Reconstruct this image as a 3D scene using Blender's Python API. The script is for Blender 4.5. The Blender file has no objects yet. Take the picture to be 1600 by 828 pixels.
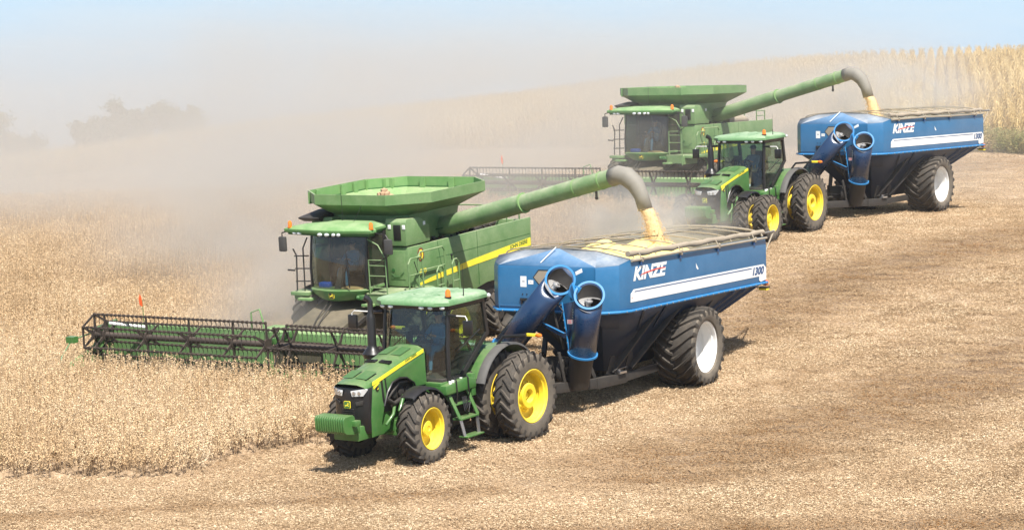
import bpy, bmesh, math, random
import numpy as np
from mathutils import Vector, Matrix
PI = math.pi
R = math.radians
random.seed(7)
rng = np.random.default_rng(7)
SC = bpy.context.scene
COL = SC.collection

# ------------------------------------------------------------------ camera, sky, sun, exposure
CAM_H = 8.0
cam = bpy.data.cameras.new('camera')
camo = bpy.data.objects.new('camera', cam)
COL.objects.link(camo)
camo.location = (0, 0, CAM_H)
PITCH = math.atan((414 - 225) / 3570)
camo.rotation_euler = (R(90) - PITCH, 0, 0)
cam.sensor_width = 36
cam.lens = 36 * 3570 / 1600
cam.clip_start = 1
cam.clip_end = 4000
SC.camera = camo

SUN_EL, SUN_AZ = R(55), R(-14)          # SUN_AZ: sun stands behind the camera, this far to its left (towards -X)
sd = Vector((-math.sin(SUN_AZ) * math.cos(SUN_EL), -math.cos(SUN_AZ) * math.cos(SUN_EL), math.sin(SUN_EL)))
sun = bpy.data.lights.new('sun', 'SUN')
sun.energy = 5.0
sun.angle = R(0.5)
sun.color = (1.0, 0.955, 0.89)
suno = bpy.data.objects.new('sun', sun)
COL.objects.link(suno)
suno.rotation_euler = (-sd).to_track_quat('-Z', 'Y').to_euler()

W = bpy.data.worlds.new('World')
SC.world = W
W.use_nodes = True
wn, wl = W.node_tree.nodes, W.node_tree.links
wn.clear()
sky = wn.new('ShaderNodeTexSky')
sky.sky_type = 'NISHITA'
sky.sun_disc = False
sky.sun_elevation = SUN_EL
sky.sun_rotation = math.atan2(sd.x, sd.y)
sky.altitude = 300
sky.air_density = 1.0
sky.dust_density = 1.6
sky.ozone_density = 1.4
bg = wn.new('ShaderNodeBackground')
bg.inputs['Strength'].default_value = 0.085
wo = wn.new('ShaderNodeOutputWorld')
# pale veil of high haze that thickens towards the horizon, with faint streaks of thin cloud
tc = wn.new('ShaderNodeTexCoord')
mp = wn.new('ShaderNodeMapping'); mp.inputs['Scale'].default_value = (3, 3, 26)
nz = wn.new('ShaderNodeTexNoise'); nz.inputs['Scale'].default_value = 2.0; nz.inputs['Detail'].default_value = 6
sz = wn.new('ShaderNodeSeparateXYZ'); el = wn.new('ShaderNodeMapRange')
el.inputs[1].default_value = -.01; el.inputs[2].default_value = .20; el.inputs[3].default_value = 1.0; el.inputs[4].default_value = .0
rp = wn.new('ShaderNodeMapRange'); rp.inputs[1].default_value = .40; rp.inputs[2].default_value = .75; rp.inputs[3].default_value = 0; rp.inputs[4].default_value = .45
veil = wn.new('ShaderNodeMix'); veil.data_type = 'RGBA'; veil.inputs[6].default_value = (4.2, 6.1, 8.2, 1); veil.inputs[7].default_value = (6.2, 6.8, 7.5, 1)
mx = wn.new('ShaderNodeMix'); mx.data_type = 'RGBA'
wl.new(tc.outputs['Generated'], mp.inputs['Vector']); wl.new(mp.outputs[0], nz.inputs['Vector']); wl.new(nz.outputs['Fac'], rp.inputs[0])
wl.new(tc.outputs['Generated'], sz.inputs[0]); wl.new(sz.outputs['Z'], el.inputs[0])
wl.new(rp.outputs[0], veil.inputs[0]); wl.new(el.outputs[0], mx.inputs[0]); wl.new(sky.outputs[0], mx.inputs[6]); wl.new(veil.outputs[2], mx.inputs[7])
wl.new(mx.outputs[2], bg.inputs['Color']); wl.new(bg.outputs[0], wo.inputs['Surface'])

SC.view_settings.view_transform = 'Standard'
SC.view_settings.look = 'None'
SC.view_settings.exposure = 0.74
SC.view_settings.gamma = 1
cy = SC.cycles
cy.max_bounces = 8; cy.diffuse_bounces = 2; cy.glossy_bounces = 3
cy.transmission_bounces = 4; cy.transparent_max_bounces = 16; cy.volume_bounces = 1
cy.use_denoising = True
cy.sample_clamp_indirect = 6
cy.volume_step_rate = 1.0

# ------------------------------------------------------------------ materials
MATS = {}
def newmat(name):
    m = bpy.data.materials.new(name); m.use_nodes = True
    m.node_tree.nodes.clear()
    n, l = m.node_tree.nodes, m.node_tree.links
    out = n.new('ShaderNodeOutputMaterial')
    MATS[name] = m
    return m, n, l, out

def paint(name, col, rough=.4, metal=0.0, dust=.5, dustcol=(.42, .34, .23), spec=.5, var=.22, bump=0.0, coat=0.0, scale=1.0):
    """paint or metal carrying a film of dust that is thicker on surfaces facing up and in patches"""
    m, n, l, out = newmat(name)
    b = n.new('ShaderNodeBsdfPrincipled')
    tc = n.new('ShaderNodeTexCoord')
    n1 = n.new('ShaderNodeTexNoise'); n1.inputs['Scale'].default_value = 1.7 * scale; n1.inputs['Detail'].default_value = 7; n1.inputs['Roughness'].default_value = .62
    n2 = n.new('ShaderNodeTexNoise'); n2.inputs['Scale'].default_value = 14 * scale; n2.inputs['Detail'].default_value = 5
    l.new(tc.outputs['Object'], n1.inputs['Vector']); l.new(tc.outputs['Object'], n2.inputs['Vector'])
    g = n.new('ShaderNodeNewGeometry'); sx = n.new('ShaderNodeSeparateXYZ')
    l.new(g.outputs['Normal'], sx.inputs[0])
    up = n.new('ShaderNodeMapRange'); up.inputs[1].default_value = 0.05; up.inputs[2].default_value = .95; up.inputs[3].default_value = .42; up.inputs[4].default_value = 1.0
    l.new(sx.outputs['Z'], up.inputs[0])
    a = n.new('ShaderNodeMapRange'); a.inputs[1].default_value = .32; a.inputs[2].default_value = .72; a.inputs[3].default_value = .35; a.inputs[4].default_value = 1.0
    l.new(n1.outputs['Fac'], a.inputs[0])
    c = n.new('ShaderNodeMapRange'); c.inputs[1].default_value = .3; c.inputs[2].default_value = .7; c.inputs[3].default_value = .75; c.inputs[4].default_value = 1.1
    l.new(n2.outputs['Fac'], c.inputs[0])
    m1 = n.new('ShaderNodeMath'); m1.operation = 'MULTIPLY'; l.new(up.outputs[0], m1.inputs[0]); l.new(a.outputs[0], m1.inputs[1])
    m2 = n.new('ShaderNodeMath'); m2.operation = 'MULTIPLY'; l.new(m1.outputs[0], m2.inputs[0]); l.new(c.outputs[0], m2.inputs[1])
    m3 = n.new('ShaderNodeMath'); m3.operation = 'MULTIPLY'; l.new(m2.outputs[0], m3.inputs[0]); m3.inputs[1].default_value = dust; m3.use_clamp = True
    mix = n.new('ShaderNodeMix'); mix.data_type = 'RGBA'
    l.new(m3.outputs[0], mix.inputs[0])
    hv = n.new('ShaderNodeHueSaturation'); hv.inputs['Color'].default_value = (*col, 1)
    vv = n.new('ShaderNodeMapRange'); vv.inputs[3].default_value = 1 - var; vv.inputs[4].default_value = 1 + var
    l.new(n1.outputs['Fac'], vv.inputs[0]); l.new(vv.outputs[0], hv.inputs['Value'])
    l.new(hv.outputs[0], mix.inputs[6]); mix.inputs[7].default_value = (*dustcol, 1)
    l.new(mix.outputs[2], b.inputs['Base Color'])
    rr = n.new('ShaderNodeMapRange'); rr.inputs[3].default_value = rough; rr.inputs[4].default_value = min(1, rough + .5)
    l.new(m3.outputs[0], rr.inputs[0]); l.new(rr.outputs[0], b.inputs['Roughness'])
    b.inputs['Metallic'].default_value = metal
    b.inputs['Specular IOR Level'].default_value = spec
    b.inputs['Coat Weight'].default_value = coat
    b.inputs['Coat Roughness'].default_value = .12
    if bump:
        bp = n.new('ShaderNodeBump'); bp.inputs['Strength'].default_value = bump; bp.inputs['Distance'].default_value = .01
        l.new(n2.outputs['Fac'], bp.inputs['Height']); l.new(bp.outputs[0], b.inputs['Normal'])
    l.new(b.outputs[0], out.inputs['Surface'])
    return m

def glass(name, tint, refl=.12, dust=.1, rough=.03):
    m, n, l, out = newmat(name)
    t = n.new('ShaderNodeBsdfTransparent'); t.inputs[0].default_value = (*tint, 1)
    g = n.new('ShaderNodeBsdfGlossy'); g.inputs['Roughness'].default_value = rough; g.inputs[0].default_value = (.9, .95, 1, 1)
    d = n.new('ShaderNodeBsdfDiffuse'); d.inputs[0].default_value = (.40, .35, .27, 1)
    fr = n.new('ShaderNodeLayerWeight'); fr.inputs[0].default_value = .5
    pw = n.new('ShaderNodeMath'); pw.operation = 'POWER'; pw.inputs[1].default_value = 5; l.new(fr.outputs['Facing'], pw.inputs[0])
    ad = n.new('ShaderNodeMath'); ad.operation = 'MULTIPLY_ADD'; ad.inputs[1].default_value = .9; ad.inputs[2].default_value = refl; ad.use_clamp = True
    l.new(pw.outputs[0], ad.inputs[0])
    m1 = n.new('ShaderNodeMixShader'); l.new(ad.outputs[0], m1.inputs[0]); l.new(t.outputs[0], m1.inputs[1]); l.new(g.outputs[0], m1.inputs[2])
    tc = n.new('ShaderNodeTexCoord'); nz = n.new('ShaderNodeTexNoise'); nz.inputs['Scale'].default_value = 2.5; nz.inputs['Detail'].default_value = 6
    l.new(tc.outputs['Object'], nz.inputs['Vector'])
    mr = n.new('ShaderNodeMapRange'); mr.inputs[1].default_value = .3; mr.inputs[2].default_value = .75; mr.inputs[3].default_value = dust * .4; mr.inputs[4].default_value = dust * 1.6
    l.new(nz.outputs['Fac'], mr.inputs[0])
    m2 = n.new('ShaderNodeMixShader'); l.new(mr.outputs[0], m2.inputs[0]); l.new(m1.outputs[0], m2.inputs[1]); l.new(d.outputs[0], m2.inputs[2])
    l.new(m2.outputs[0], out.inputs['Surface'])
    return m

green = paint('green_paint', (.020, .150, .020), .32, dust=.42, coat=.3)
green_c = paint('dusty_green_paint', (.060, .185, .040), .45, dust=.95, dustcol=(.38, .40, .25), coat=.1)
green_s = paint('sun_faded_green', (.10, .27, .07), .5, dust=.7, dustcol=(.40, .38, .24))
green_d = paint('vent_green_mesh', (.012, .11, .018), .6, dust=.2)
yellow = paint('yellow_paint', (.86, .63, .01), .42, dust=.42, coat=.2)
yellow_st = paint('yellow_decal', (.88, .72, .03), .4, dust=.2)
blue = paint('blue_paint', (.001, .112, .262), .36, dust=.30, dustcol=(.24, .27, .30), coat=.35)
blue_b = paint('bright_blue_steel', (.004, .19, .46), .4, dust=.15)
blue_n = paint('navy_blue_tube', (.006, .030, .085), .26, dust=.12, dustcol=(.2, .22, .26), coat=.4)
blue_g = paint('dust_covered_blue_top', (.06, .13, .22), .6, dust=1.0, dustcol=(.42, .43, .43))
blue_t = paint('dusty_blue_top', (.02, .15, .33), .5, dust=.62, dustcol=(.36, .39, .42))
rubber = paint('rubber', (.028, .027, .026), .75, dust=.55, dustcol=(.22, .18, .135), spec=.25, bump=.5, scale=2)
rubber_w = paint('worn_rubber_sidewall', (.085, .075, .062), .85, dust=.95, dustcol=(.27, .225, .17), spec=.2, bump=.3, scale=2)
black = paint('black_plastic', (.010, .010, .011), .34, dust=.10, dustcol=(.2, .17, .13))
black_m = paint('black_steel', (.014, .014, .015), .5, dust=.22, dustcol=(.24, .20, .15))
greyf = paint('grey_fender_plastic', (.035, .035, .035), .6, dust=.35, dustcol=(.26, .24, .20))
dark = paint('dark_grimy_steel', (.024, .022, .020), .6, dust=.35, dustcol=(.15, .125, .095))
reelb = paint('worn_dark_steel', (.026, .021, .019), .5, dust=.5, dustcol=(.20, .15, .11), spec=.4)
steel = paint('bright_steel', (.6, .6, .6), .25, metal=.9, dust=.2)
whitep = paint('white_paint', (.80, .80, .78), .4, dust=.40, coat=.2)
whited = paint('white_decal', (.80, .80, .77), .5, dust=.12)
redd = paint('red_decal', (.65, .05, .03), .5, dust=.1)
navyd = paint('navy_decal', (.012, .07, .20), .5, dust=.1)
tarp = paint('tan_tarp', (.27, .225, .17), .85, dust=.7, dustcol=(.40, .34, .25), bump=.6)
bowm = paint('galvanised_tube', (.27, .235, .18), .5, dust=.5)
grey = paint('grey_tarp_edge', (.13, .13, .125), .7, dust=.4)
hopin = paint('dusty_hopper_inside', (.12, .125, .12), .7, dust=.75, dustcol=(.30, .27, .21))
amber = paint('amber_lens', (.85, .20, .01), .15, dust=.05, coat=.6)
orange = paint('orange_fabric', (.85, .10, .02), .6, dust=.05)
lens = paint('lamp_lens', (.72, .74, .74), .08, metal=.35, dust=.05, coat=.8)
rubberspout = paint('grey_rubber_spout', (.19, .18, .15), .6, dust=.7, dustcol=(.30, .27, .23))
feedm = paint('dusty_feeder_steel', (.06, .055, .035), .7, dust=.8, dustcol=(.22, .18, .12))
grainm = paint('soybean_grain', (.72, .50, .25), .8, dust=.1, bump=1.0, scale=6)
grainy = paint('pale_grain', (.88, .68, .24), .8, dust=.03, bump=1.0, scale=8)
auger_c = paint('dusty_auger_green', (.075, .20, .05), .5, dust=1.0, dustcol=(.38, .38, .27))
hopper_shade = paint('shade_painted_blue_hopper', (.005, .022, .060), .55, dust=.16, dustcol=(.13, .12, .11))  # same blue as the upper box, darkened to paint in the underside shade
lump = paint('straw_chaff', (.40, .26, .15), .9, dust=.4)
glass_t = glass('cab_glass', (.64, .74, .69), .05, .012)
glass_c = glass('combine_glass', (.55, .60, .56), .05, .06)
seatm = paint('seat_fabric', (.02, .02, .022), .9, dust=.1)
skin = paint('skin', (.48, .26, .17), .6, dust=0)
jeans = paint('blue_jeans', (.05, .17, .30), .9, dust=.1)
shirt = paint('blue_shirt', (.11, .24, .42), .9, dust=.05)
shirtg = paint('grey_shirt', (.16, .20, .27), .9, dust=.05)
khaki = paint('tan_trousers', (.52, .34, .16), .9, dust=.05)
shoe = paint('dark_shoes', (.04, .03, .02), .7, dust=.2)
shoew = paint('white_shoes', (.7, .7, .7), .7, dust=.1)
hairm = paint('brown_hair', (.05, .03, .015), .8, dust=0)
capr = paint('red_cap', (.5, .04, .03), .8, dust=0)
capb = paint('dark_cap', (.02, .03, .06), .8, dust=0)
cloth_b = paint('blue_cloth', (.01, .10, .55), .9, dust=0)

# ------------------------------------------------------------------ mesh builder
class MB:
    def __init__(s): s.v = []; s.f = []; s.m = []
    def add(s, vs, fs, mi=0):
        o = len(s.v); s.v += [tuple(v) for v in vs]
        for f in fs: s.f.append(tuple(i + o for i in f)); s.m.append(mi)
        return s
    def box(s, x0, x1, y0, y1, z0, z1, mi=0):
        v = [(x0,y0,z0),(x1,y0,z0),(x1,y1,z0),(x0,y1,z0),(x0,y0,z1),(x1,y0,z1),(x1,y1,z1),(x0,y1,z1)]
        return s.add(v, [(0,3,2,1),(4,5,6,7),(0,1,5,4),(1,2,6,5),(2,3,7,6),(3,0,4,7)], mi)
    def prism(s, poly, ax, a, b, mi=0):
        """poly: 2-D points in the two other axes (in xyz order)"""
        def P(p, t):
            q = list(p); q.insert(ax, t); return tuple(q)
        n = len(poly)
        v = [P(p, a) for p in poly] + [P(p, b) for p in poly]
        f = [tuple(range(n)), tuple(range(2*n-1, n-1, -1))] + [(i, (i+1) % n, n+(i+1) % n, n+i) for i in range(n)]
        return s.add(v, f, mi)
    def loft(s, secs, closed=True, cap=True, mi=0):
        n = len(secs[0]); v = [p for sec in secs for p in sec]; f = []
        for k in range(len(secs)-1):
            for i in range(n if closed else n-1):
                j = (i+1) % n
                f.append((k*n+i, k*n+j, (k+1)*n+j, (k+1)*n+i))
        if cap and closed:
            f.append(tuple(range(n))); f.append(tuple((len(secs)-1)*n + i for i in range(n-1, -1, -1)))
        return s.add(v, f, mi)
    def tube(s, path, r, n=8, cap=True, mi=0):
        path = [Vector(p) for p in path]
        if not hasattr(r, '__len__'): r = [r]*len(path)
        secs = []; up = None
        for i, p in enumerate(path):
            t = (path[min(i+1, len(path)-1)] - path[max(i-1, 0)])
            if t.length < 1e-9: t = Vector((0, 0, 1))
            t.normalize()
            if up is None:
                up = Vector((0, 0, 1)) if abs(t.z) < .9 else Vector((1, 0, 0))
            u = (up - t*up.dot(t)).normalized(); w = t.cross(u); up = u
            secs.append([p + u*(r[i]*math.cos(a)) + w*(r[i]*math.sin(a)) for a in [2*PI*k/n for k in range(n)]])
        return s.loft(secs, True, cap, mi)
    def rev(s, prof, n=32, c=(0,0,0), ax=1, a0=0, a1=2*PI, mi=0, closedprof=False):
        """revolve profile [(along axis, radius)] round axis through c"""
        v = []; full = abs(a1-a0-2*PI) < 1e-6
        m = n if full else n+1
        for k in range(m):
            a = a0 + (a1-a0)*k/n
            for (h, r) in prof:
                p = [0, 0, 0]; p[ax] = h; p[(ax+1) % 3] = r*math.sin(a); p[(ax+2) % 3] = r*math.cos(a)
                v.append((p[0]+c[0], p[1]+c[1], p[2]+c[2]))
        q = len(prof); f = []
        for k in range(n):
            k2 = (k+1) % m
            for i in range(q if closedprof else q-1):
                j = (i+1) % q
                f.append((k*q+i, k*q+j, k2*q+j, k2*q+i))
        return s.add(v, f, mi)
    def cyl(s, c, r, h0, h1, ax=1, n=20, mi=0):
        return s.rev([(h0, 0.0005), (h0, r), (h1, r), (h1, 0.0005)], n, c, ax, mi=mi)
    def sphere(s, c, r, n=10, mi=0, sc=(1,1,1)):
        v = []; f = []
        for i in range(n+1):
            th = PI*i/n
            for k in range(2*n):
                a = PI*k/n
                v.append((c[0]+sc[0]*r*math.sin(th)*math.cos(a), c[1]+sc[1]*r*math.sin(th)*math.sin(a), c[2]+sc[2]*r*math.cos(th)))
        for i in range(n):
            for k in range(2*n):
                f.append((i*2*n+k, i*2*n+(k+1) % (2*n), (i+1)*2*n+(k+1) % (2*n), (i+1)*2*n+k))
        return s.add(v, f, mi)
    def bar(s, a, b, w, h, mi=0, up=(0, 0, 1)):
        a = Vector(a); b = Vector(b); t = (b-a).normalized(); up = Vector(up)
        if abs(t.dot(up)) > .99: up = Vector((1, 0, 0))
        sd = t.cross(up).normalized(); u = sd.cross(t)
        q = [(-1,-1),(1,-1),(1,1),(-1,1)]
        return s.loft([[p + sd*(w/2*x) + u*(h/2*y) for x, y in q] for p in (a, b)], mi=mi)
    def plate(s, pts, th, mi=0):
        """flat polygon in space with thickness"""
        P = [Vector(p) for p in pts]; n = (P[1]-P[0]).cross(P[2]-P[1]).normalized()*th
        k = len(P)
        return s.add([p for p in P] + [p+n for p in P], [tuple(range(k)), tuple(range(2*k-1, k-1, -1))] + [(i, (i+1) % k, k+(i+1) % k, k+i) for i in range(k)], mi)

def obj(name, mb, mats, parent=None, bevel=0.0, smooth=32, label=None, loc=None, recalc=True, segs=2):
    me = bpy.data.meshes.new(name)
    me.from_pydata(mb.v, [], mb.f); me.update()
    if not isinstance(mats, (list, tuple)): mats = [mats]
    for m in mats: me.materials.append(m)
    if len(mats) > 1: me.polygons.foreach_set('material_index', mb.m)
    if recalc or bevel:
        bm = bmesh.new(); bm.from_mesh(me)
        bmesh.ops.remove_doubles(bm, verts=bm.verts, dist=1e-5)
        if recalc: bmesh.ops.recalc_face_normals(bm, faces=bm.faces)
        if bevel:
            ed = [e for e in bm.edges if len(e.link_faces) == 2 and e.calc_face_angle(0) > R(28)]
            bmesh.ops.bevel(bm, geom=ed, offset=bevel, segments=segs, profile=.6, affect='EDGES', clamp_overlap=True)
        bm.to_mesh(me); bm.free()
    me.polygons.foreach_set('use_smooth', [True]*len(me.polygons))
    me.set_sharp_from_angle(angle=R(smooth))
    o = bpy.data.objects.new(name, me); COL.objects.link(o)
    if parent: o.parent = parent
    if loc: o.location = loc
    if label: o['label'] = label
    return o

def empty(name, parent=None, loc=(0,0,0)):
    o = bpy.data.objects.new(name, None); COL.objects.link(o); o.empty_display_size = .3
    if parent: o.parent = parent
    o.location = loc
    return o
def tag(o, label, cat, group=None, kind=None):
    if label: o['label'] = label
    if cat: o['category'] = cat
    if group: o['group'] = group
    if kind: o['kind'] = kind
    return o
def pose_matrix(o, yaw, pit):
    a, t = R(yaw), R(pit)
    f = Vector((-math.sin(a), -math.cos(a), 0)); l = Vector((math.cos(a), -math.sin(a), 0)); u = Vector((0, 0, 1))
    f2 = f*math.cos(t) - u*math.sin(t); u2 = u*math.cos(t) + f*math.sin(t)
    return Matrix(((f2.x, l.x, u2.x, o[0]), (f2.y, l.y, u2.y, o[1]), (f2.z, l.z, u2.z, o[2]), (0, 0, 0, 1)))
POSE = dict(
    T1=pose_matrix((-.937, 52.253, 1.321), 33.76, 4.49), T2=pose_matrix((8.964, 79.18, 4.978), 34.39, 4.37),
    K1=pose_matrix((3.312, 59.243, 1.779), 30.4, 1.99), K2=pose_matrix((14.473, 86.453, 5.457), 35.79, 2.21),
    H1=pose_matrix((-3.523, 63.846, 2.057), 31.99, 5.8), H2=pose_matrix((6.325, 89.83, 5.516), 34.03, 2.5))
def copy_tree(o, parent=None):
    c = o.copy(); COL.objects.link(c)
    if parent: c.parent = parent; c.matrix_parent_inverse = o.matrix_parent_inverse.copy()
    for ch in list(o.children): copy_tree(ch, c)
    return c
def text(name, body, mat, parent, m, size=1.0, xs=1.0, shear=.25, off=.03, th=.003, spacing=1.0):
    cu = bpy.data.curves.new(name, 'FONT'); cu.body = body; cu.size = size; cu.shear = shear; cu.offset = off; cu.extrude = th
    cu.space_character = spacing; cu.resolution_u = 3
    cu.materials.append(mat)
    o = bpy.data.objects.new(name, cu); COL.objects.link(o)
    bpy.context.view_layer.update()
    me = bpy.data.meshes.new_from_object(o)
    bpy.data.objects.remove(o)
    o = bpy.data.objects.new(name, me); COL.objects.link(o); o.parent = parent
    me.transform(Matrix.Diagonal((xs, 1, 1, 1)))
    xsv = [v.co.x for v in me.vertices]; ysv = [v.co.y for v in me.vertices]
    me.transform(Matrix.Translation((-min(xsv), -min(ysv), 0)))
    me.transform(m)
    o['_w'] = max(xsv)-min(xsv)
    return o
def side_m(x, y, z, slope=0):      # text plane on a left side (normal +y), reading towards the rear
    return Matrix(((-1, 0, 0, x), (0, 0, 1, y), (0, 1, 0, z), (0, 0, 0, 1)))
def front_m(x, y, z):              # text plane facing forward (+x): reading direction from the right side (-y) to +y
    return Matrix(((0, 0, 1, x), (1, 0, 0, y), (0, 1, 0, z), (0, 0, 0, 1)))

# ------------------------------------------------------------------ terrain: a smooth surface through surveyed points
def from_px(px, py, d):
    """a surveyed point: image position and distance -> world position (used once, to lay out the land)"""
    c, s = math.cos(PITCH), math.sin(PITCH)
    x = d*(px-800)/3570; k = (414-py)/3570
    return (x, d*(c + s*k), CAM_H + d*(-s + c*k))
ctrl = []
for k, pts in dict(T1=[(0,1.5),(0,-1.5),(3.05,1),(3.05,-1),(7,0)], T2=[(0,1.5),(0,-1.5),(3.05,1.5),(3.05,-1.5)], K1=[(0,1.5),(0,-1.5)], K2=[(0,1.5),(0,-1.5)],
                   H1=[(0,1.8),(0,-1.8),(-3.8,0),(5.4,6),(5.4,-6),(9,0)], H2=[(0,1.8),(0,-1.8),(-3.8,0),(5.4,6),(5.4,-6)]).items():
    for p in pts:
        w = POSE[k] @ Vector((*p, 0)); ctrl.append(tuple(w))
P = POSE['T1']; nrm = P.col[2]
def plane_T1(x, y): return P[2][3] - (nrm[0]*(x-P[0][3]) + nrm[1]*(y-P[1][3]))/nrm[2]
for x, y in ((-14, 38), (0, 38), (14, 38), (-12, 50), (12, 50), (-16, 58)): ctrl.append((x, y, plane_T1(x, y)))
for q in ((-60, 326, 108), (200, 320, 108), (0, 306, 125), (0, 296, 155), (400, 272, 150), (-300, 300, 195), (0, 284, 195), (120, 271, 195), (240, 248, 195), (331, 236, 195), (500, 214, 192), (700, 194, 190), (900, 170, 188),
          (1180, 133, 184), (1400, 120, 182), (1580, 113, 180), (1580, 234, 118), (1750, 228, 118), (1600, 330, 89), (1600, 560, 58), (700, 290, 120), (1000, 246, 128), (1200, 238, 122),
           (2100, 118, 185), (2100, 300, 90)):
    ctrl.append(from_px(*q))
def far(px, d, z): c = from_px(px, 225, d); return (c[0], c[1], z)
ctrl += [far(1580, 260, 13.0), far(1000, 260, 9.0), far(500, 260, 5.0), far(0, 260, 2.0), far(-400, 300, 0), far(2000, 300, 12)]
ctrl = np.array(ctrl)
def tps(r): return np.where(r > 1e-9, r*r*np.log(np.maximum(r, 1e-9)), 0)
_n = len(ctrl); _xy = ctrl[:, :2]/50
_K = tps(np.linalg.norm(_xy[:, None]-_xy[None], axis=2)) + np.eye(_n)*2e-3
_A = np.zeros((_n+3, _n+3)); _A[:_n, :_n] = _K; _A[:_n, _n] = 1; _A[:_n, _n+1:] = _xy; _A[_n, :_n] = 1; _A[_n+1:, :_n] = _xy.T
_s = np.linalg.solve(_A, np.concatenate([ctrl[:, 2], np.zeros(3)]))
def ground(x, y):
    x = np.asarray(x, float); y = np.asarray(y, float)
    q = np.stack([x.ravel(), y.ravel()], 1)/50
    out = np.empty(len(q))
    for i in range(0, len(q), 20000):
        b = q[i:i+20000]
        out[i:i+20000] = tps(np.linalg.norm(b[:, None]-_xy[None], axis=2)) @ _s[:_n] + _s[_n] + b @ _s[_n+1:]
    return out.reshape(x.shape)
def gz(x, y): return float(ground(np.array([x]), np.array([y]))[0])

# field layout (world x, y)
def loc_xy(k, x, y): w = POSE[k] @ Vector((x, y, 0)); return (w.x, w.y)
def local(k, X, Y):
    """world arrays -> (forward, left) of machine k"""
    M = POSE[k]; dx, dy = X-M[0][3], Y-M[1][3]
    f = Vector((M[0][0], M[1][0])).normalized()
    return dx*f.x+dy*f.y, dx*(-f.y)+dy*f.x
def px_of(X, Y, Z):
    c, s = math.cos(PITCH), math.sin(PITCH)
    dz = Z-CAM_H; d = Y*c - dz*s
    return 800+3570*X/d, 414-3570*(Y*s + dz*c)/d
def wob(X, Y, f=1.0, seed=0):
    return (np.sin(X*f*1.3+seed)+np.sin(Y*f*1.7+2*seed+1)+np.sin((X+Y)*f*.73+seed*3)+np.sin((X-1.7*Y)*f*2.1+seed))/4
FRONT_A = np.array(from_px(-120, 741, 50.0)[:2]); FRONT_B = np.array(from_px(330, 741, 49.2)[:2])
def corn_line(X):   # Y of the near edge of the corn for a given X
    xs = [-80, -40, -17, 0, 12, 26, 60]; ys = [178, 176, 170, 148, 128, 118, 112]
    return np.interp(X, xs, ys)
def beans_mask(X, Y):
    h1f, h1l = local('H1', X, Y); h2f, h2l = local('H2', X, Y)
    t1f, t1l = local('T1', X, Y)
    w = .25*wob(X, Y, 2.2)
    # everything to the tractor's right beyond the cut edge
    stand = t1l + w < -1.95
    # headland already cut along the bottom of the field
    yb = FRONT_A[1] + (X-FRONT_A[0])*(FRONT_B[1]-FRONT_A[1])/(FRONT_B[0]-FRONT_A[0])
    stand &= Y > yb + .25*wob(X, Y, 1.1, 3)
    # corner sweep where the cut strip meets the headland
    stand &= ~((np.hypot(X-FRONT_B[0]-2.3, Y-FRONT_B[1]-.2) < 2.6))
    # the strip behind header 1
    swath1 = (h1f < 5.35) & (h1l > -6.35) & (h1l < 8)
    stand &= ~swath1
    swath2 = (h2f < 5.35) & (h2l > -6.35)
    stand &= ~swath2
    # the strip still standing in front of the second combine
    strip = (h2f >= 5.35) & (h2l > -6.6) & (h2l < 3.2) & (h1f < -7.0) & (t1l < -3)
    stand = stand | strip
    stand &= (Y < 104 + 2*wob(X, Y, .1)) 
    return stand
STAND_X = None

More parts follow.
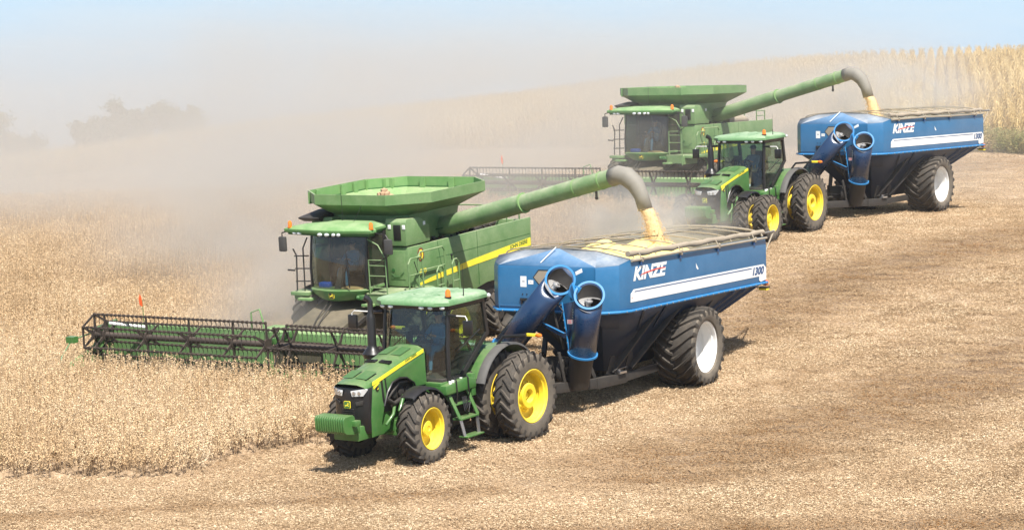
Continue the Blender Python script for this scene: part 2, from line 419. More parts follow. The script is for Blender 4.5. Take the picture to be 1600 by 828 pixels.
def grid(x0, x1, nx, y0, y1, ny):
    u = np.linspace(-1, 1, nx); xs = np.sign(u)*np.abs(u)**2.2*x1; ys = np.linspace(0, 1, ny)**1.6*(y1-y0)+y0
    X, Y = np.meshgrid(xs, ys)
    return X, Y
def ground_obj():
    X, Y = grid(-190, 190, 400, 8, 420, 420)
    Z = ground(X, Y)
    d = np.clip((Y-60)/60, 0, 1)
    Z = Z + (1-d)*.03*wob(X, Y, 1.9)
    v = np.stack([X.ravel(), Y.ravel(), Z.ravel()], 1)
    ny, nx = X.shape
    i = np.arange(nx*ny).reshape(ny, nx)
    f = np.stack([i[:-1, :-1], i[:-1, 1:], i[1:, 1:], i[1:, :-1]], -1).reshape(-1, 4)
    me = bpy.data.meshes.new('ground')
    me.from_pydata(v.tolist(), [], f.tolist()); me.update()
    me.polygons.foreach_set('use_smooth', [True]*len(me.polygons))
    m, n, l, out = newmat('harvested_ground')
    b = n.new('ShaderNodeBsdfPrincipled'); b.inputs['Roughness'].default_value = .95; b.inputs['Specular IOR Level'].default_value = .1
    tc = n.new('ShaderNodeTexCoord')
    def noise(sc, det=6, rot=0.0, st=(1,1,1), rough=.6):
        mp = n.new('ShaderNodeMapping'); mp.inputs['Rotation'].default_value = (0, 0, rot); mp.inputs['Scale'].default_value = st
        q = n.new('ShaderNodeTexNoise'); q.inputs['Scale'].default_value = sc; q.inputs['Detail'].default_value = det; q.inputs['Roughness'].default_value = rough
        l.new(tc.outputs['Object'], mp.inputs[0]); l.new(mp.outputs[0], q.inputs['Vector']); return q
    def ramp(src, *st):
        r = n.new('ShaderNodeValToRGB'); e = r.color_ramp.elements
        while len(e) < len(st): e.new(.5)
        for i, (p, c) in enumerate(st): e[i].position = p; e[i].color = (*c, 1)
        l.new(src, r.inputs[0]); return r
    def mix(f, a, bb, mode='MIX'):
        q = n.new('ShaderNodeMix'); q.data_type = 'RGBA'; q.blend_type = mode
        if isinstance(f, float): q.inputs[0].default_value = f
        else: l.new(f, q.inputs[0])
        l.new(a, q.inputs[6]); l.new(bb, q.inputs[7]); return q.outputs[2]
    fine = noise(14, 8, rough=.75); straw = ramp(fine.outputs['Fac'], (.28, (.13, .08, .045)), (.42, (.36, .255, .155)), (.54, (.52, .39, .26)), (.68, (.70, .57, .42)))
    fine2 = noise(16, 6, rough=.7); brown = ramp(fine2.outputs['Fac'], (.30, (.045, .028, .016)), (.5, (.14, .088, .05)), (.70, (.36, .25, .15)))
    # brown strips: broken bands that run with the direction of travel, where the soil shows through the residue
    ang = math.atan2(.555, .83)
    band = noise(.16, 5, 0, (1, 1, 1), .62)
    s1 = noise(.5, 6, -R(90)+ang+R(28), (.16, 1.0, 1), .6)
    s2 = noise(1.6, 6, -R(90)+ang+R(28), (.22, 1.0, 1), .6)
    a1 = n.new('ShaderNodeMath'); a1.operation = 'MULTIPLY_ADD'; l.new(s2.outputs['Fac'], a1.inputs[0]); a1.inputs[1].default_value = .35; l.new(s1.outputs['Fac'], a1.inputs[2])
    a2 = n.new('ShaderNodeMath'); a2.operation = 'MULTIPLY_ADD'; l.new(band.outputs['Fac'], a2.inputs[0]); a2.inputs[1].default_value = .55; l.new(a1.outputs[0], a2.inputs[2])
    bm_ = n.new('ShaderNodeMapRange'); bm_.inputs[1].default_value = .955; bm_.inputs[2].default_value = 1.16; bm_.inputs[3].default_value = 0; bm_.inputs[4].default_value = .80
    l.new(a2.outputs[0], bm_.inputs[0])
    # surveyed strip marks carried as an attribute on the mesh
    at = n.new('ShaderNodeAttribute'); at.attribute_name = 'bare'
    mm = n.new('ShaderNodeMath'); mm.operation = 'MAXIMUM'; l.new(bm_.outputs[0], mm.inputs[0])
    br = noise(1.2, 6, rough=.65); bq = n.new('ShaderNodeMapRange'); bq.inputs[1].default_value = .38; bq.inputs[2].default_value = .62; bq.inputs[3].default_value = .62; bq.inputs[4].default_value = 1.25
    l.new(br.outputs['Fac'], bq.inputs[0])
    m5 = n.new('ShaderNodeMath'); m5.operation = 'MULTIPLY'; l.new(at.outputs['Fac'], m5.inputs[0]); l.new(bq.outputs[0], m5.inputs[1]); m5.use_clamp = True
    l.new(m5.outputs[0], mm.inputs[1])
    mm2 = n.new('ShaderNodeMath'); mm2.operation = 'MULTIPLY'; mm2.inputs[1].default_value = .8; l.new(mm.outputs[0], mm2.inputs[0])
    c1 = mix(mm2.outputs[0], straw.outputs[0], brown.outputs[0])
    patch = noise(.35, 4); pr = ramp(patch.outputs['Fac'], (.3, (.86, .84, .80)), (.7, (1.08, 1.06, 1.04)))
    c2 = mix(1.0, c1, pr.outputs[0], 'MULTIPLY')
    l.new(c2, b.inputs['Base Color'])
    bp = n.new('ShaderNodeBump'); bp.inputs['Strength'].default_value = .9; bp.inputs['Distance'].default_value = .05
    l.new(fine.outputs['Fac'], bp.inputs['Height']); l.new(bp.outputs[0], b.inputs['Normal'])
    l.new(b.outputs[0], out.inputs['Surface'])
    me.materials.append(m)
    at_ = me.attributes.new('bare', 'FLOAT', 'POINT')
    at_.data.foreach_set('value', bare_strips(X.ravel(), Y.ravel()))
    o = bpy.data.objects.new('ground', me); COL.objects.link(o)
    tag(o, None, None, kind='structure')
    return o
STRIPS = []   # (x0,y0,x1,y1,half width,strength)
def strip_px(p, q, hw, s):
    a = px_ground(*p); b = px_ground(*q); STRIPS.append((a[0], a[1], b[0], b[1], hw, s))
def px_ground(px, py):
    lo, hi = 20., 400.; best = None
    ds = np.linspace(25, 260, 900)
    pts = np.array([from_px(px, py, d) for d in ds]); g = ground(pts[:, 0], pts[:, 1])
    i = np.argmax(pts[:, 2] < g)
    return pts[i]
def bare_strips(X, Y):
    out = np.zeros_like(X)
    for x0, y0, x1, y1, hw, s in STRIPS:
        dx, dy = x1-x0, y1-y0; L2 = dx*dx+dy*dy
        t = np.clip(((X-x0)*dx+(Y-y0)*dy)/L2, 0, 1)
        d = np.hypot(X-x0-t*dx, Y-y0-t*dy) + .25*hw*wob(X, Y, 1.5, 5)
        out = np.maximum(out, s*np.clip(1.4-d/hw*1.0, 0, 1))
    return out
strip_px((1640, 548), (1010, 735), 2.4, 1.0)
strip_px((1640, 585), (1150, 730), .8, .8)
strip_px((1640, 360), (1180, 500), 2.2, .9)
strip_px((1640, 480), (1200, 600), .5, .45)
strip_px((780, 770), (-40, 812), .45, 1.0)
strip_px((1640, 815), (700, 845), 1.0, .95)
strip_px((1080, 755), (930, 752), .5, 1.0)
strip_px((1640, 255), (1490, 262), 3.2, .75)
strip_px((1640, 430), (1300, 520), .3, .5)
strip_px((520, 668), (330, 742), .35, .7)
strip_px((330, 338), (-80, 345), .8, .8)
ground_obj()

# ------------------------------------------------------------------ wheels
def tyre_mb(Rr, Wd, rim, n, lug=.05, chev=1, skew=.30, lw=.055):
    """agricultural tyre: carcass plus curved lugs in two staggered rows; mat 0 tread, mat 1 sidewall"""
    b = MB(); hb = Rr-lug
    side = [(.36, rim-.01), (.42, rim+.01), (.47, rim+.03), (.50, rim+.35*(hb-rim)), (.505, rim+.55*(hb-rim)), (.49, rim+.80*(hb-rim)), (.455, hb-.035)]
    crown = [(.455, hb-.035), (.40, hb-.012), (.25, hb), (0, hb+.004), (-.25, hb), (-.40, hb-.012), (-.455, hb-.035)]
    b.rev([(h*Wd, r) for h, r in side], 72, mi=1)
    b.rev([(h*Wd, r) for h, r in crown], 72, mi=0)
    b.rev([(-h*Wd, r) for h, r in side[::-1]], 72, mi=1)
    ts = [-.04, .12, .3, .5, .7, .88, 1.0, 1.04]
    for s in (-1, 1):
        for i in range(n):
            p0 = 2*PI*(i + (.5 if s > 0 else 0))/n
            secs = []
            for t in ts:
                y = s*Wd*.5*min(t, 1.0)*.985
                ph = p0 + chev*skew*(t**1.25 if t > 0 else 0)/Rr*1.02
                top = Rr - .028*max(0, t)**3
                base = hb - .03*max(0, t)**4 - .012
                w = lw*(1.0 + .25*t)
                if t > 1.02: top = Rr-.13; base = hb-.16; y = s*Wd*.5*1.012
                if t == 1.0: top = Rr-.045; y = s*Wd*.5*1.0
                a, c = w/2/Rr, w*.85/Rr
                secs.append([(math.cos(ph-c)*base, y, math.sin(ph-c)*base), (math.cos(ph-a)*top, y, math.sin(ph-a)*top),
                             (math.cos(ph+a)*top, y, math.sin(ph+a)*top), (math.cos(ph+c)*base, y, math.sin(ph+c)*base)])
            b.loft(secs, mi=0)
    return b
_tm = {}
def wheel(parent, x, y, Rr, Wd, rim, n, kind, side=1, chev=1, steer=0, lug=.05, skew=.3, lw=.055, spin=0.0):
    """wheel > tyre, rim, hub; the wheel's dish faces outwards on the given side"""
    w = empty('wheel', parent, (x, y, Rr)); w.rotation_euler = (0, 0, R(steer) + (0 if side > 0 else PI))
    cv = chev if side > 0 else -chev
    key = (Rr, Wd, rim, n, cv)
    if key not in _tm:
        o = obj('tyre', tyre_mb(Rr, Wd, rim, n, lug, cv, skew, lw), [rubber, rubber_w], w, recalc=True, smooth=38)
        _tm[key] = o.data
    else:
        o = bpy.data.objects.new('tyre', _tm[key]); COL.objects.link(o); o.parent = w
    o.rotation_euler = (0, spin, 0)
    h = Wd/2
    if kind == 'rear':
        b = MB().rev([(h*.80, rim), (h*.90, rim+.012), (h*.94, rim), (h*.90, rim-.025), (h*.70, rim-.04), (h*.62, rim-.075), (h*.15, rim-.085), (h*.05, rim-.05), (-h*.35, rim-.06), (-h*.45, rim-.10), (-h*.5, rim-.22), (-h*.5, .1)], 56)
        b.rev([(-h*.9, rim-.03), (-h*.5, rim-.05), (-h*.45, rim-.06)], 56)
        obj('rim', b, yellow, w, smooth=30)
        b = MB().rev([(-h*.5, .36), (-h*.1, .345), (h*.05, .30), (h*.45, .285), (h*.5, .27), (h*.5, .16), (h*.42, .15), (-h*.2, .145), (-h*.2, .08), (h*.1, .07), (h*.1, .001)], 28)
        for k in range(10):
            a = 2*PI*k/10; b.cyl((.32*math.cos(a), 0, .32*math.sin(a)), .028, -h*.2, h*.18, 1, 8)
        for k in range(3):
            a = 2*PI*k/3+.5; b.bar((.25*math.cos(a), h*.1, .25*math.sin(a)), (.36*math.cos(a), -h*.1, .36*math.sin(a)), .09, .10, up=(0, 1, 0))
        obj('hub', b, yellow, w, smooth=30)
    elif kind == 'front':
        b = MB().rev([(h*.82, rim), (h*.92, rim+.012), (h*.95, rim), (h*.90, rim-.02), (h*.7, rim-.03), (h*.62, rim-.055), (h*.1, rim-.06), (0, rim-.035), (-h*.3, rim-.05), (-h*.4, rim-.10), (-h*.35, .17), (-h*.35, .02)], 44)
        obj('rim', b, yellow, w, smooth=30)
        b = MB().rev([(-h*.3, .185), (h*.30, .18), (h*.42, .155), (h*.46, .06), (h*.40, .05), (h*.40, .001)], 24)
        for k in range(8):
            a = 2*PI*k/8; b.cyl((.225*math.cos(a), 0, .225*math.sin(a)), .022, -h*.35, -h*.2, 1, 8)
        obj('hub', b, yellow, w, smooth=30)
    elif kind == 'cart':
        b = MB().rev([(h*.78, rim), (h*.84, rim+.015), (h*.87, rim), (h*.84, rim-.025), (h*.70, rim-.035), (h*.66, rim-.07), (h*.25, rim-.08), (h*.2, rim-.06), (h*.05, rim-.06), (h*.0, rim-.10), (-h*.05, .001)], 56)
        obj('rim', b, whitep, w, smooth=30)
        b = MB().rev([(-h*.05, .24), (h*.08, .22), (h*.10, .15), (h*.26, .14), (h*.28, .001)], 24)
        for k in range(10):
            a = 2*PI*k/10; b.cyl((.19*math.cos(a), 0, .19*math.sin(a)), .016, 0, h*.12, 1, 6)
        obj('hub', b, whitep, w, smooth=30)
    elif kind == 'combine':
        b = MB().rev([(h*.82, rim), (h*.92, rim+.012), (h*.95, rim), (h*.90, rim-.02), (h*.62, rim-.055), (h*.1, rim-.06), (-h*.3, rim-.05), (-h*.4, rim-.10), (-h*.35, .02)], 40)
        obj('rim', b, yellow, w, smooth=30)
        obj('hub', MB().rev([(-h*.3, .24), (h*.2, .22), (h*.3, .001)], 20), yellow, w, smooth=30)
    return w

# ------------------------------------------------------------------ leaping deer badge (a small plate on machines)
DEER = [(.05,.30),(.16,.44),(.30,.50),(.50,.50),(.62,.60),(.66,.74),(.60,.86),(.68,.80),(.74,.92),(.75,.78),(.86,.76),(.93,.68),(.84,.66),(.80,.52),(.74,.40),(.88,.30),(.95,.16),(.84,.24),(.66,.30),(.44,.30),(.30,.26),(.14,.08),(.20,.26),(.12,.28)]
def badge(parent, m, w, h, plate, fig, rim=None):
    b = MB()
    oc = [(.12,0),(.88,0),(1,.12),(1,.88),(.88,1),(.12,1),(0,.88),(0,.12)]
    b.prism([((x-.5)*w, (y-.5)*h) for x, y in oc], 2, 0, .012, 0)
    if rim: b.prism([((x-.5)*w*1.16, (y-.5)*h*1.16) for x, y in oc], 2, -.006, .006, 1)
    b.prism([((x-.5)*w*.86, (y-.5)*h*.86) for x, y in DEER], 2, .006, .017, 1)
    b.v = [tuple(m @ Vector(v)) for v in b.v]
    return obj('badge', b, [plate, fig], parent, recalc=True)

# ------------------------------------------------------------------ person (one continuous skinned body, seated)
def person(label, root_pose, loc, shirt_m, leg_m, shoe_m, cap_m, group, face_in, scale=1.0, lean=8):
    """seated figure, local frame x forward, y left, z up, origin on the seat under the hips"""
    t = empty('person'); t.matrix_world = root_pose @ Matrix.Translation(loc) @ Matrix.Scale(scale, 4)
    V = []; Rr = []; E_ = []
    def add(p, r, par=None):
        V.append(p); Rr.append(r)
        if par is not None: E_.append((par, len(V)-1))
        return len(V)-1
    la = R(lean); up = lambda z, x=0: (x - math.sin(la)*z*0+ -math.tan(la)*z, 0, z)
    pel = add((0, 0, .10), .155)
    wst = add(up(.28), .135, pel); ch = add(up(.47), .165, wst); nk0 = add(up(.60), .10, ch)
    nk = add((up(.66)[0]+.02, 0, .67), .058, nk0); hd0 = add((up(.74)[0]+.035, 0, .75), .085, nk); hd = add((up(.8)[0]+.04, 0, .83), .10, hd0); hd1 = add((up(.88)[0]+.03, 0, .92), .075, hd)
    for s in (-1, 1):
        hp = add((.03, s*.10, .08), .105, pel); kn = add((.46, s*.15, .14), .068, hp)
        ca = add((.53, s*.15, -.10), .06, kn); an = add((.56, s*.15, -.33), .042, ca); hl = add((.56, s*.15, -.40), .042, an); toe = add((.74, s*.17, -.41), .034, hl)
        sh = add((up(.54)[0], s*.19, .55), .068, ch); el = add((.16, s*.27, .33), .045, sh); wr = add((.40, s*.16, .42), .030, el); pm = add((.47, s*.14, .44), .036, wr)
        for k, (dy, ln) in enumerate(((-.028, .062), (-.009, .072), (.010, .068), (.028, .055))):
            a = add((.51, s*(.14+dy), .45), .011, pm); b2 = add((.51+ln*.6, s*(.14+dy), .44), .010, a); add((.50+ln*.7, s*(.14+dy), .415), .009, b2)
        th = add((.47, s*.105, .455), .013, pm); add((.50, s*.088, .46), .010, th)
    me = bpy.data.meshes.new('body'); me.from_pydata(V, E_, []); me.update()
    o = bpy.data.objects.new('body', me); COL.objects.link(o)
    md = o.modifiers.new('s', 'SKIN'); sv = me.skin_vertices[0].data
    for i, r in enumerate(Rr): sv[i].radius = (r, r)
    sv[0].use_root = True
    sb = o.modifiers.new('b', 'SUBSURF'); sb.levels = 1; sb.render_levels = 1
    bpy.context.view_layer.update()
    dg = bpy.context.evaluated_depsgraph_get(); nm = bpy.data.meshes.new_from_object(o.evaluated_get(dg))
    bpy.data.objects.remove(o)
    o = bpy.data.objects.new('body', nm); COL.objects.link(o); o.parent = t
    for m in (skin, shirt_m, leg_m, shoe_m): nm.materials.append(m)
    for p in nm.polygons:
        c = p.center; p.use_smooth = True
        if c.z < -.33: p.material_index = 3
        elif c.z < .20 and abs(c.y) < .30 and not (c.x > .3 and c.z > .3): p.material_index = 2
        elif c.z < .63 and c.x < .36: p.material_index = 1
        else: p.material_index = 0
    hx = up(.8)[0]+.04
    b = MB()
    b.sphere((hx+.088, .034, .835), .011, 5, 1); b.sphere((hx+.088, -.034, .835), .011, 5, 1)
    b.loft([[(hx+.085, .012, .84), (hx+.085, -.012, .84), (hx+.083, 0, .86)], [(hx+.118, .013, .80), (hx+.118, -.013, .80), (hx+.10, 0, .82)]], mi=0)
    b.box(hx+.07, hx+.092, -.024, .024, .765, .775, 2)
    for s in (-1, 1): b.sphere((hx, s*.098, .82), .03, 6, 0, (.6, .35, 1))
    obj('face', b, [skin, black, redd], t)
    b = MB(); b.sphere((hx-.01, 0, .875), .112, 8, 0, (1.05, .95, .78))
    b.loft([[(hx+.05, -.08, .875), (hx+.05, .08, .875), (hx+.05, .08, .89), (hx+.05, -.08, .89)], [(hx+.19, -.055, .86), (hx+.19, .055, .86), (hx+.19, .055, .87), (hx+.19, -.055, .87)]])
    obj('cap', b, cap_m, t)
    b = MB(); b.sphere((hx-.03, 0, .81), .095, 7, 0, (.9, .98, .9)); obj('hair', b, hairm, t)
    tag(t, label, 'person', group)
    return t

# ------------------------------------------------------------------ tractor
def make_tractor(P):
    t = empty('tractor')
    # frame, engine, axles
    b = MB(); b.box(-.75, 1.6, -.42, .42, .72, 1.45); b.box(1.6, 4.15, -.27, .27, .72, 1.25); b.box(4.1, 4.62, -.33, .33, .74, 1.05)
    b.box(.2, 1.5, -.62, .62, 1.35, 1.62)
    obj('frame', b, green, t, .03)
    b = MB(); b.box(2.35, 4.1, -.30, .30, 1.2, 1.95)
    for k in range(6): b.cyl((2.55+k*.25, 0, 1.55), .10, -.36, .36, 1, 10)
    b.tube([(2.5, .36, 1.2), (2.9, .42, 1.5), (3.4, .40, 1.35), (3.8, .38, 1.6)], .05); b.tube([(2.6, .40, 1.75), (3.2, .40, 1.78), (3.7, .40, 1.45)], .035)
    obj('engine', b, dark, t, .01)
    b = MB(); b.tube([(3.05, -.72, .79), (3.05, .72, .79)], .14, 14); b.box(2.85, 3.25, -.30, .30, .62, .95)
    for s in (-1, 1):
        b.cyl((3.05, 0, .79), .22, s*.60, s*.74, 1, 18); b.box(2.92, 3.18, s*.52, s*.66, .55, 1.12)
        b.tube([(2.85, s*.15, .82), (2.82, s*.6, .84)], .035)          # steering cylinder
        b.tube([(3.3, s*.35, 1.35), (3.55, s*.48, 1.15), (3.75, s*.42, .95)], .04)
        b.tube([(3.1, s*.45, 1.5), (3.35, s*.5, 1.2), (3.2, s*.5, .95)], .045)
    obj('front_axle', b, green, t, .012)
    b = MB(); b.tube([(0, -1.50, 1.02), (0, 1.50, 1.02)], .10, 14)
    for s in (-1, 1): b.cyl((0, 0, 1.02), .26, s*.42, s*.62, 1, 18)
    obj('rear_axle', b, black_m, t)
    # hood
    def hz(x):  # top height of the hood at the shoulder
        return np.interp(x, [2.3, 2.5, 3.25, 3.9, 4.2, 4.45, 4.58], [2.40, 2.39, 2.21, 2.03, 1.96, 1.88, 1.80])
    def sec(x, hw, zb):
        z = hz(x); w = hw
        return [(x, -w, zb), (x, -w, z-.10), (x, -w+.03, z-.02), (x, -w*.62, z+.045), (x, 0, z+.065), (x, w*.62, z+.045), (x, w-.03, z-.02), (x, w, z-.10), (x, w, zb)]
    b = MB(); b.loft([sec(2.28, .46, 1.98), sec(2.6, .455, 1.98), sec(3.2, .45, 1.90), sec(3.8, .445, 1.80), sec(4.15, .44, 1.80)], closed=False, cap=False)
    s0 = sec(4.15, .44, 1.80)
    nose = []
    for x0, dx, dz in ((4.15, 0, 0), (4.3, .10, -.045), (4.38, .17, -.085)):
        q = []
        for (x, y, z) in s0:
            f = 1-(y/.46)**2
            q.append((x0+dx*f+.02*f, y*(1-(x0-4.15)*.12), z+dz*1.0 if z > 1.85 else 1.80))
        nose.append(q)
    b.loft(nose, closed=False, cap=False)
    h = obj('hood', b, green, t, smooth=40)
    b = MB()
    for s in (-1, 1):       # flush louvred panels on the nose and the two air slots
        b.add([(4.25, s*.04, 2.035), (4.25, s*.33, 2.015), (3.86, s*.34, 2.122), (3.86, s*.04, 2.142)], [(0, 1, 2, 3)])
    obj('vent_panel', b, green_d, t)
    for s in (-1, 1):
        b = MB(); b.plate([(3.42, s*.05, 2.245), (3.42, s*.33, 2.215), (3.30, s*.33, 2.245), (3.30, s*.05, 2.275)], .012 if s > 0 else -.012)
        for k in range(4): b.box(3.31+k*.03, 3.322+k*.03, min(s*.05, s*.33), max(s*.05, s*.33), 2.235, 2.275-k*.005)
        obj('air_slot', b, black, t)
        b = MB(); b.add([(2.98, s*.05, 2.352), (2.98, s*.30, 2.338), (2.55, s*.30, 2.437), (2.55, s*.05, 2.455)], [(0, 1, 2, 3)]); obj('vent_panel', b, green_d, t)
    # side panels with wheel arch cut-out
    for s in (-1, 1):
        dn = 0 if s > 0 else .09
        poly = [(4.20, 1.90), (2.30, 2.30), (2.26, 1.60), (2.72, 1.62), (2.80, 1.74), (3.0, 1.86), (3.25, 1.90), (3.5, 1.84), (3.66, 1.68), (3.82, 1.38), (3.92, 1.1), (4.0, .80), (4.3, .78), (4.30, 1.2)]
        b = MB().prism(poly, 1, s*.445, s*.465); obj('side_panel', b, green, t, .008)
        arch = [(2.66, 1.55), (2.75, 1.72), (3.0, 1.865), (3.25, 1.90), (3.52, 1.84), (3.70, 1.66), (3.84, 1.38)]
        b = MB().tube([(x, s*.475, z) for x, z in arch], .022, 6); obj('arch_trim', b, black, t)
        b = MB(); b.prism([(3.93, 1.99), (3.875, 2.0), (3.80, 1.45), (3.83, 1.40), (3.88, 1.5)], 1, s*.465, s*.472)
        b.prism([(3.80, 2.02), (3.76, 2.03), (3.70, 1.66), (3.74, 1.62)], 1, s*.465, s*.472)
        obj('intake_grille', b, black, t)
        st = [(4.22, 1.885), (4.21, 1.965), (3.9, 2.035), (3.2, 2.205), (2.34, 2.395), (2.34, 2.315), (3.2, 2.125), (4.0, 1.93)]
        b = MB().prism([(x, z-dn) for x, z in st], 1, s*.462, s*.476); st_o = obj('stripe', b, yellow_st, t)
        b = MB().prism([(4.19, 1.86), (4.18, 1.80), (3.98, 1.90), (3.98, 1.94)], 1, s*.466, s*.474); obj('model_decal', b, yellow_st, t)
    m = Matrix.Translation((3.02, .478, 2.185)) @ Matrix.Rotation(R(-12.3), 4, 'Y') @ Matrix.Translation((-3.02, -.478, -2.185))
    m = Matrix.Translation((3.02, .478, 2.178)) @ Matrix.Rotation(R(13), 4, 'Y') @ Matrix(((-1,0,0,0),(0,0,1,0),(0,1,0,0),(0,0,0,1)))
    text('lettering', 'JOHN DEERE', green_d, t, m, .075, 1.0, 0, .002, .001)
    b = MB().cyl((4.06, 0, 1.80), .058, .46, .478, 1, 16); obj('round_badge', b, black, t)
    badge(t, Matrix.Translation((4.06, .478, 1.80)) @ Matrix(((-1,0,0,0),(0,0,1,0),(0,1,0,0),(0,0,0,1))), .06, .07, black, yellow_st)
    # nose: black grille, lamps, badge
    def nx(y, base): return base + .17*(1-(y/.46)**2)
    ys = [-.455, -.38, -.2, 0, .2, .38, .455]
    secs = []
    for z, base in ((.86, 4.25), (.95, 4.30), (1.3, 4.34), (1.70, 4.34), (1.86, 4.33)):
        secs.append([(nx(y, base), y, z + (.0 if z < 1.8 else -.02*(y/.46)**2)) for y in ys] + [(4.2, .455, z), (4.2, -.455, z)])
    b = MB().loft(secs); obj('grille', b, black, t, .012, smooth=25)
    b = MB()
    for k in range(7): b.box(4.36, nx(0, 4.345)+.006, -.16, .16, 1.12+k*.045, 1.135+k*.045)
    obj('grille_bars', b, black_m, t)
    for s in (-1, 1):
        b = MB()
        q = [(nx(.10, 4.35), s*.10, 1.80), (nx(.43, 4.36), s*.44, 1.85), (nx(.46, 4.36), s*.455, 1.83), (nx(.36, 4.36), s*.37, 1.70), (nx(.12, 4.35), s*.13, 1.69)]
        b.plate([Vector(p) for p in q], (.02 if s < 0 else -.02)); hl = obj('headlight', b, lens, t, .006)
        b = MB()
        for yy in (.19, .30): b.cyl((nx(yy, 4.36)-.02, s*yy, 1.757), .034, 0, .05, 0, 12)
        obj('bulb_reflector', b, steel, hl)
        b = MB().plate([(nx(.2, 4.35), s*.20, 1.56), (nx(.36, 4.35), s*.37, 1.60), (nx(.36, 4.35), s*.34, 1.50), (nx(.2, 4.35), s*.22, 1.49)], .02*(-s)); obj('fog_lamp', b, dark, t, .004)
    badge(t, front_m(nx(0, 4.352), 0, 1.50), .15, .14, green, yellow_st, True)
    # suitcase weights
    b = MB().box(4.55, 4.86, -.34, .34, .93, 1.12); b.box(4.72, 4.90, -.50, .50, 1.12, 1.24); obj('weight_bracket', b, green, t, .015)
    n = 13
    for k in range(n):
        y0 = -.40+.80*k/n
        pr = [(4.80, .93), (5.08, .98), (5.16, 1.04), (5.17, 1.30), (5.13, 1.35), (4.84, 1.36), (4.78, 1.30)]
        b = MB().prism(pr, 1, y0+.009, y0+.80/n-.009); obj('suitcase_weight', b, green, t, .006, segs=1)
    # cab
    ws = [(1.95, .85), (2.14, .70), (2.26, .45), (2.31, 0), (2.26, -.45), (2.14, -.70), (1.95, -.85)]
    b = MB().loft([[(x, y, 1.70 if abs(y) > .6 else 1.75) for x, y in ws], [(x-.02, y, 2.5) for x, y in ws], [(x-.12, y, 3.24) for x, y in ws]], closed=False, cap=False)
    obj('windscreen', b, glass_t, t, recalc=False)
    for s in (-1, 1):
        b = MB().prism([(1.93, 1.72), (1.93, 2.4), (1.84, 3.22), (.60, 3.22), (.46, 2.5), (.95, 2.05), (1.42, 1.72)], 1, s*.852, s*.858); obj('door', b, glass_t, t)
        # pillars
        b = MB(); b.tube([(1.97, s*.86, 1.62), (1.97, s*.865, 2.4), (1.86, s*.85, 3.26)], .052, 8); obj('front_pillar', b, black, t)
        b = MB(); b.bar((.42, s*.84, 2.45), (.55, s*.84, 3.24), .09, .10); b.bar((.42, s*.85, 2.50), (1.48, s*.86, 1.68), .07, .09); b.bar((1.45, s*.86, 1.68), (1.97, s*.86, 1.68), .06, .07)
        obj('rear_pillar', b, black, t)
        b = MB(); b.tube([(1.62, s*.875, 2.25), (1.62, s*.90, 2.27), (.75, s*.90, 2.62)], .012, 6); obj('grab_rail', b, black, t)
    b = MB().prism([(.44, 2.0), (.44, 2.5), (.58, 3.22), (.60, 3.22), (.46, 2.5), (.46, 2.0)], 1, -.82, .82); obj('rear_window', b, glass_t, t)
    b = MB(); b.box(.42, 2.2, -.84, .84, 1.60, 1.70); b.box(.40, .9, -.80, .80, 1.62, 2.05); obj('cab_floor', b, dark, t, .02)
    b = MB(); b.box(.75, 1.2, -.26, .26, 1.98, 2.14); b.box(.62, .82, -.25, .25, 2.1, 2.85); b.box(.75, 1.25, .28, .40, 2.2, 2.32); b.box(.75, 1.4, -.44, -.28, 2.15, 2.34); b.cyl((.95, 0, 1.66), .12, 0, .34, 2, 12)
    obj('seat', b, seatm, t, .04)
    b = MB(); b.bar((1.85, 0, 1.7), (1.62, 0, 2.42), .14, .16); b.box(1.68, 2.1, -.22, .22, 2.2, 2.42); obj('steering_column', b, black, t, .03)
    b = MB(); pts = [(1.60+.06*math.sin(a)*0+math.cos(a)*.09, .19*math.sin(a), 2.47+.14*math.cos(a)) for a in [2*PI*k/18 for k in range(19)]]; b.tube(pts, .014, 6)
    for a in (0, 2.1, 4.2): b.tube([(1.60, 0, 2.47), (1.60+math.cos(a)*.09, .19*math.sin(a), 2.47+.14*math.cos(a))], .012, 5)
    obj('steering_wheel', b, black, t)
    b = MB(); b.box(1.25, 1.32, -.64, -.40, 2.5, 2.72); b.box(1.3, 1.5, -.62, -.56, 2.3, 2.6); obj('display', b, black, t, .01)
    # roof
    def roofsec(z, e, rz):
        q = []
        base = [(2.22, -.72), (2.22, .72), (2.02, .99), (1.2, 1.0), (.50, .96), (.28, .80), (.28, -.80), (.50, -.96), (1.2, -1.0), (2.02, -.99)]
        return [(1.25+(x-1.25)*e, y*e, z) for x, y in base]
    b = MB().loft([roofsec(3.30, .96, 0), roofsec(3.31, 1.0, 0), roofsec(3.38, 1.0, 0), roofsec(3.43, .965, 0), roofsec(3.465, .86, 0), roofsec(3.485, .6, 0), roofsec(3.49, .3, 0)])
    obj('roof', b, green_s if False else paint('green_roof_paint', (.035, .20, .04), .4, dust=1.0, dustcol=(.40, .46, .33)), t, smooth=35)
    b = MB()
    for y in (-.5, -.17, .17, .5): b.loft([[(.5, y-.05, 3.462), (.5, y+.05, 3.462), (.5, y+.03, 3.492), (.5, y-.03, 3.492)], [(1.7, y-.05, 3.472), (1.7, y+.05, 3.472), (1.7, y+.03, 3.497), (1.7, y-.03, 3.497)]])
    obj('roof_rib', b, MATS['green_roof_paint'], t)
    b = MB().loft([roofsec(3.19, .90, 0), roofsec(3.22, .945, 0), roofsec(3.30, .955, 0)]); obj('roof_lining', b, black, t)
    for y, x in ((-.72, 2.14), (-.50, 2.16), (.34, 2.16), (.58, 2.15), (.82, 2.06)):
        b = MB(); b.sphere((x, y, 3.265), .062, 7, 0, (.8, 1.25, .75)); obj('work_light', b, lens, t)
    b = MB(); b.sphere((.40, .93, 3.33), .055, 6); obj('work_light', b, lens, t)
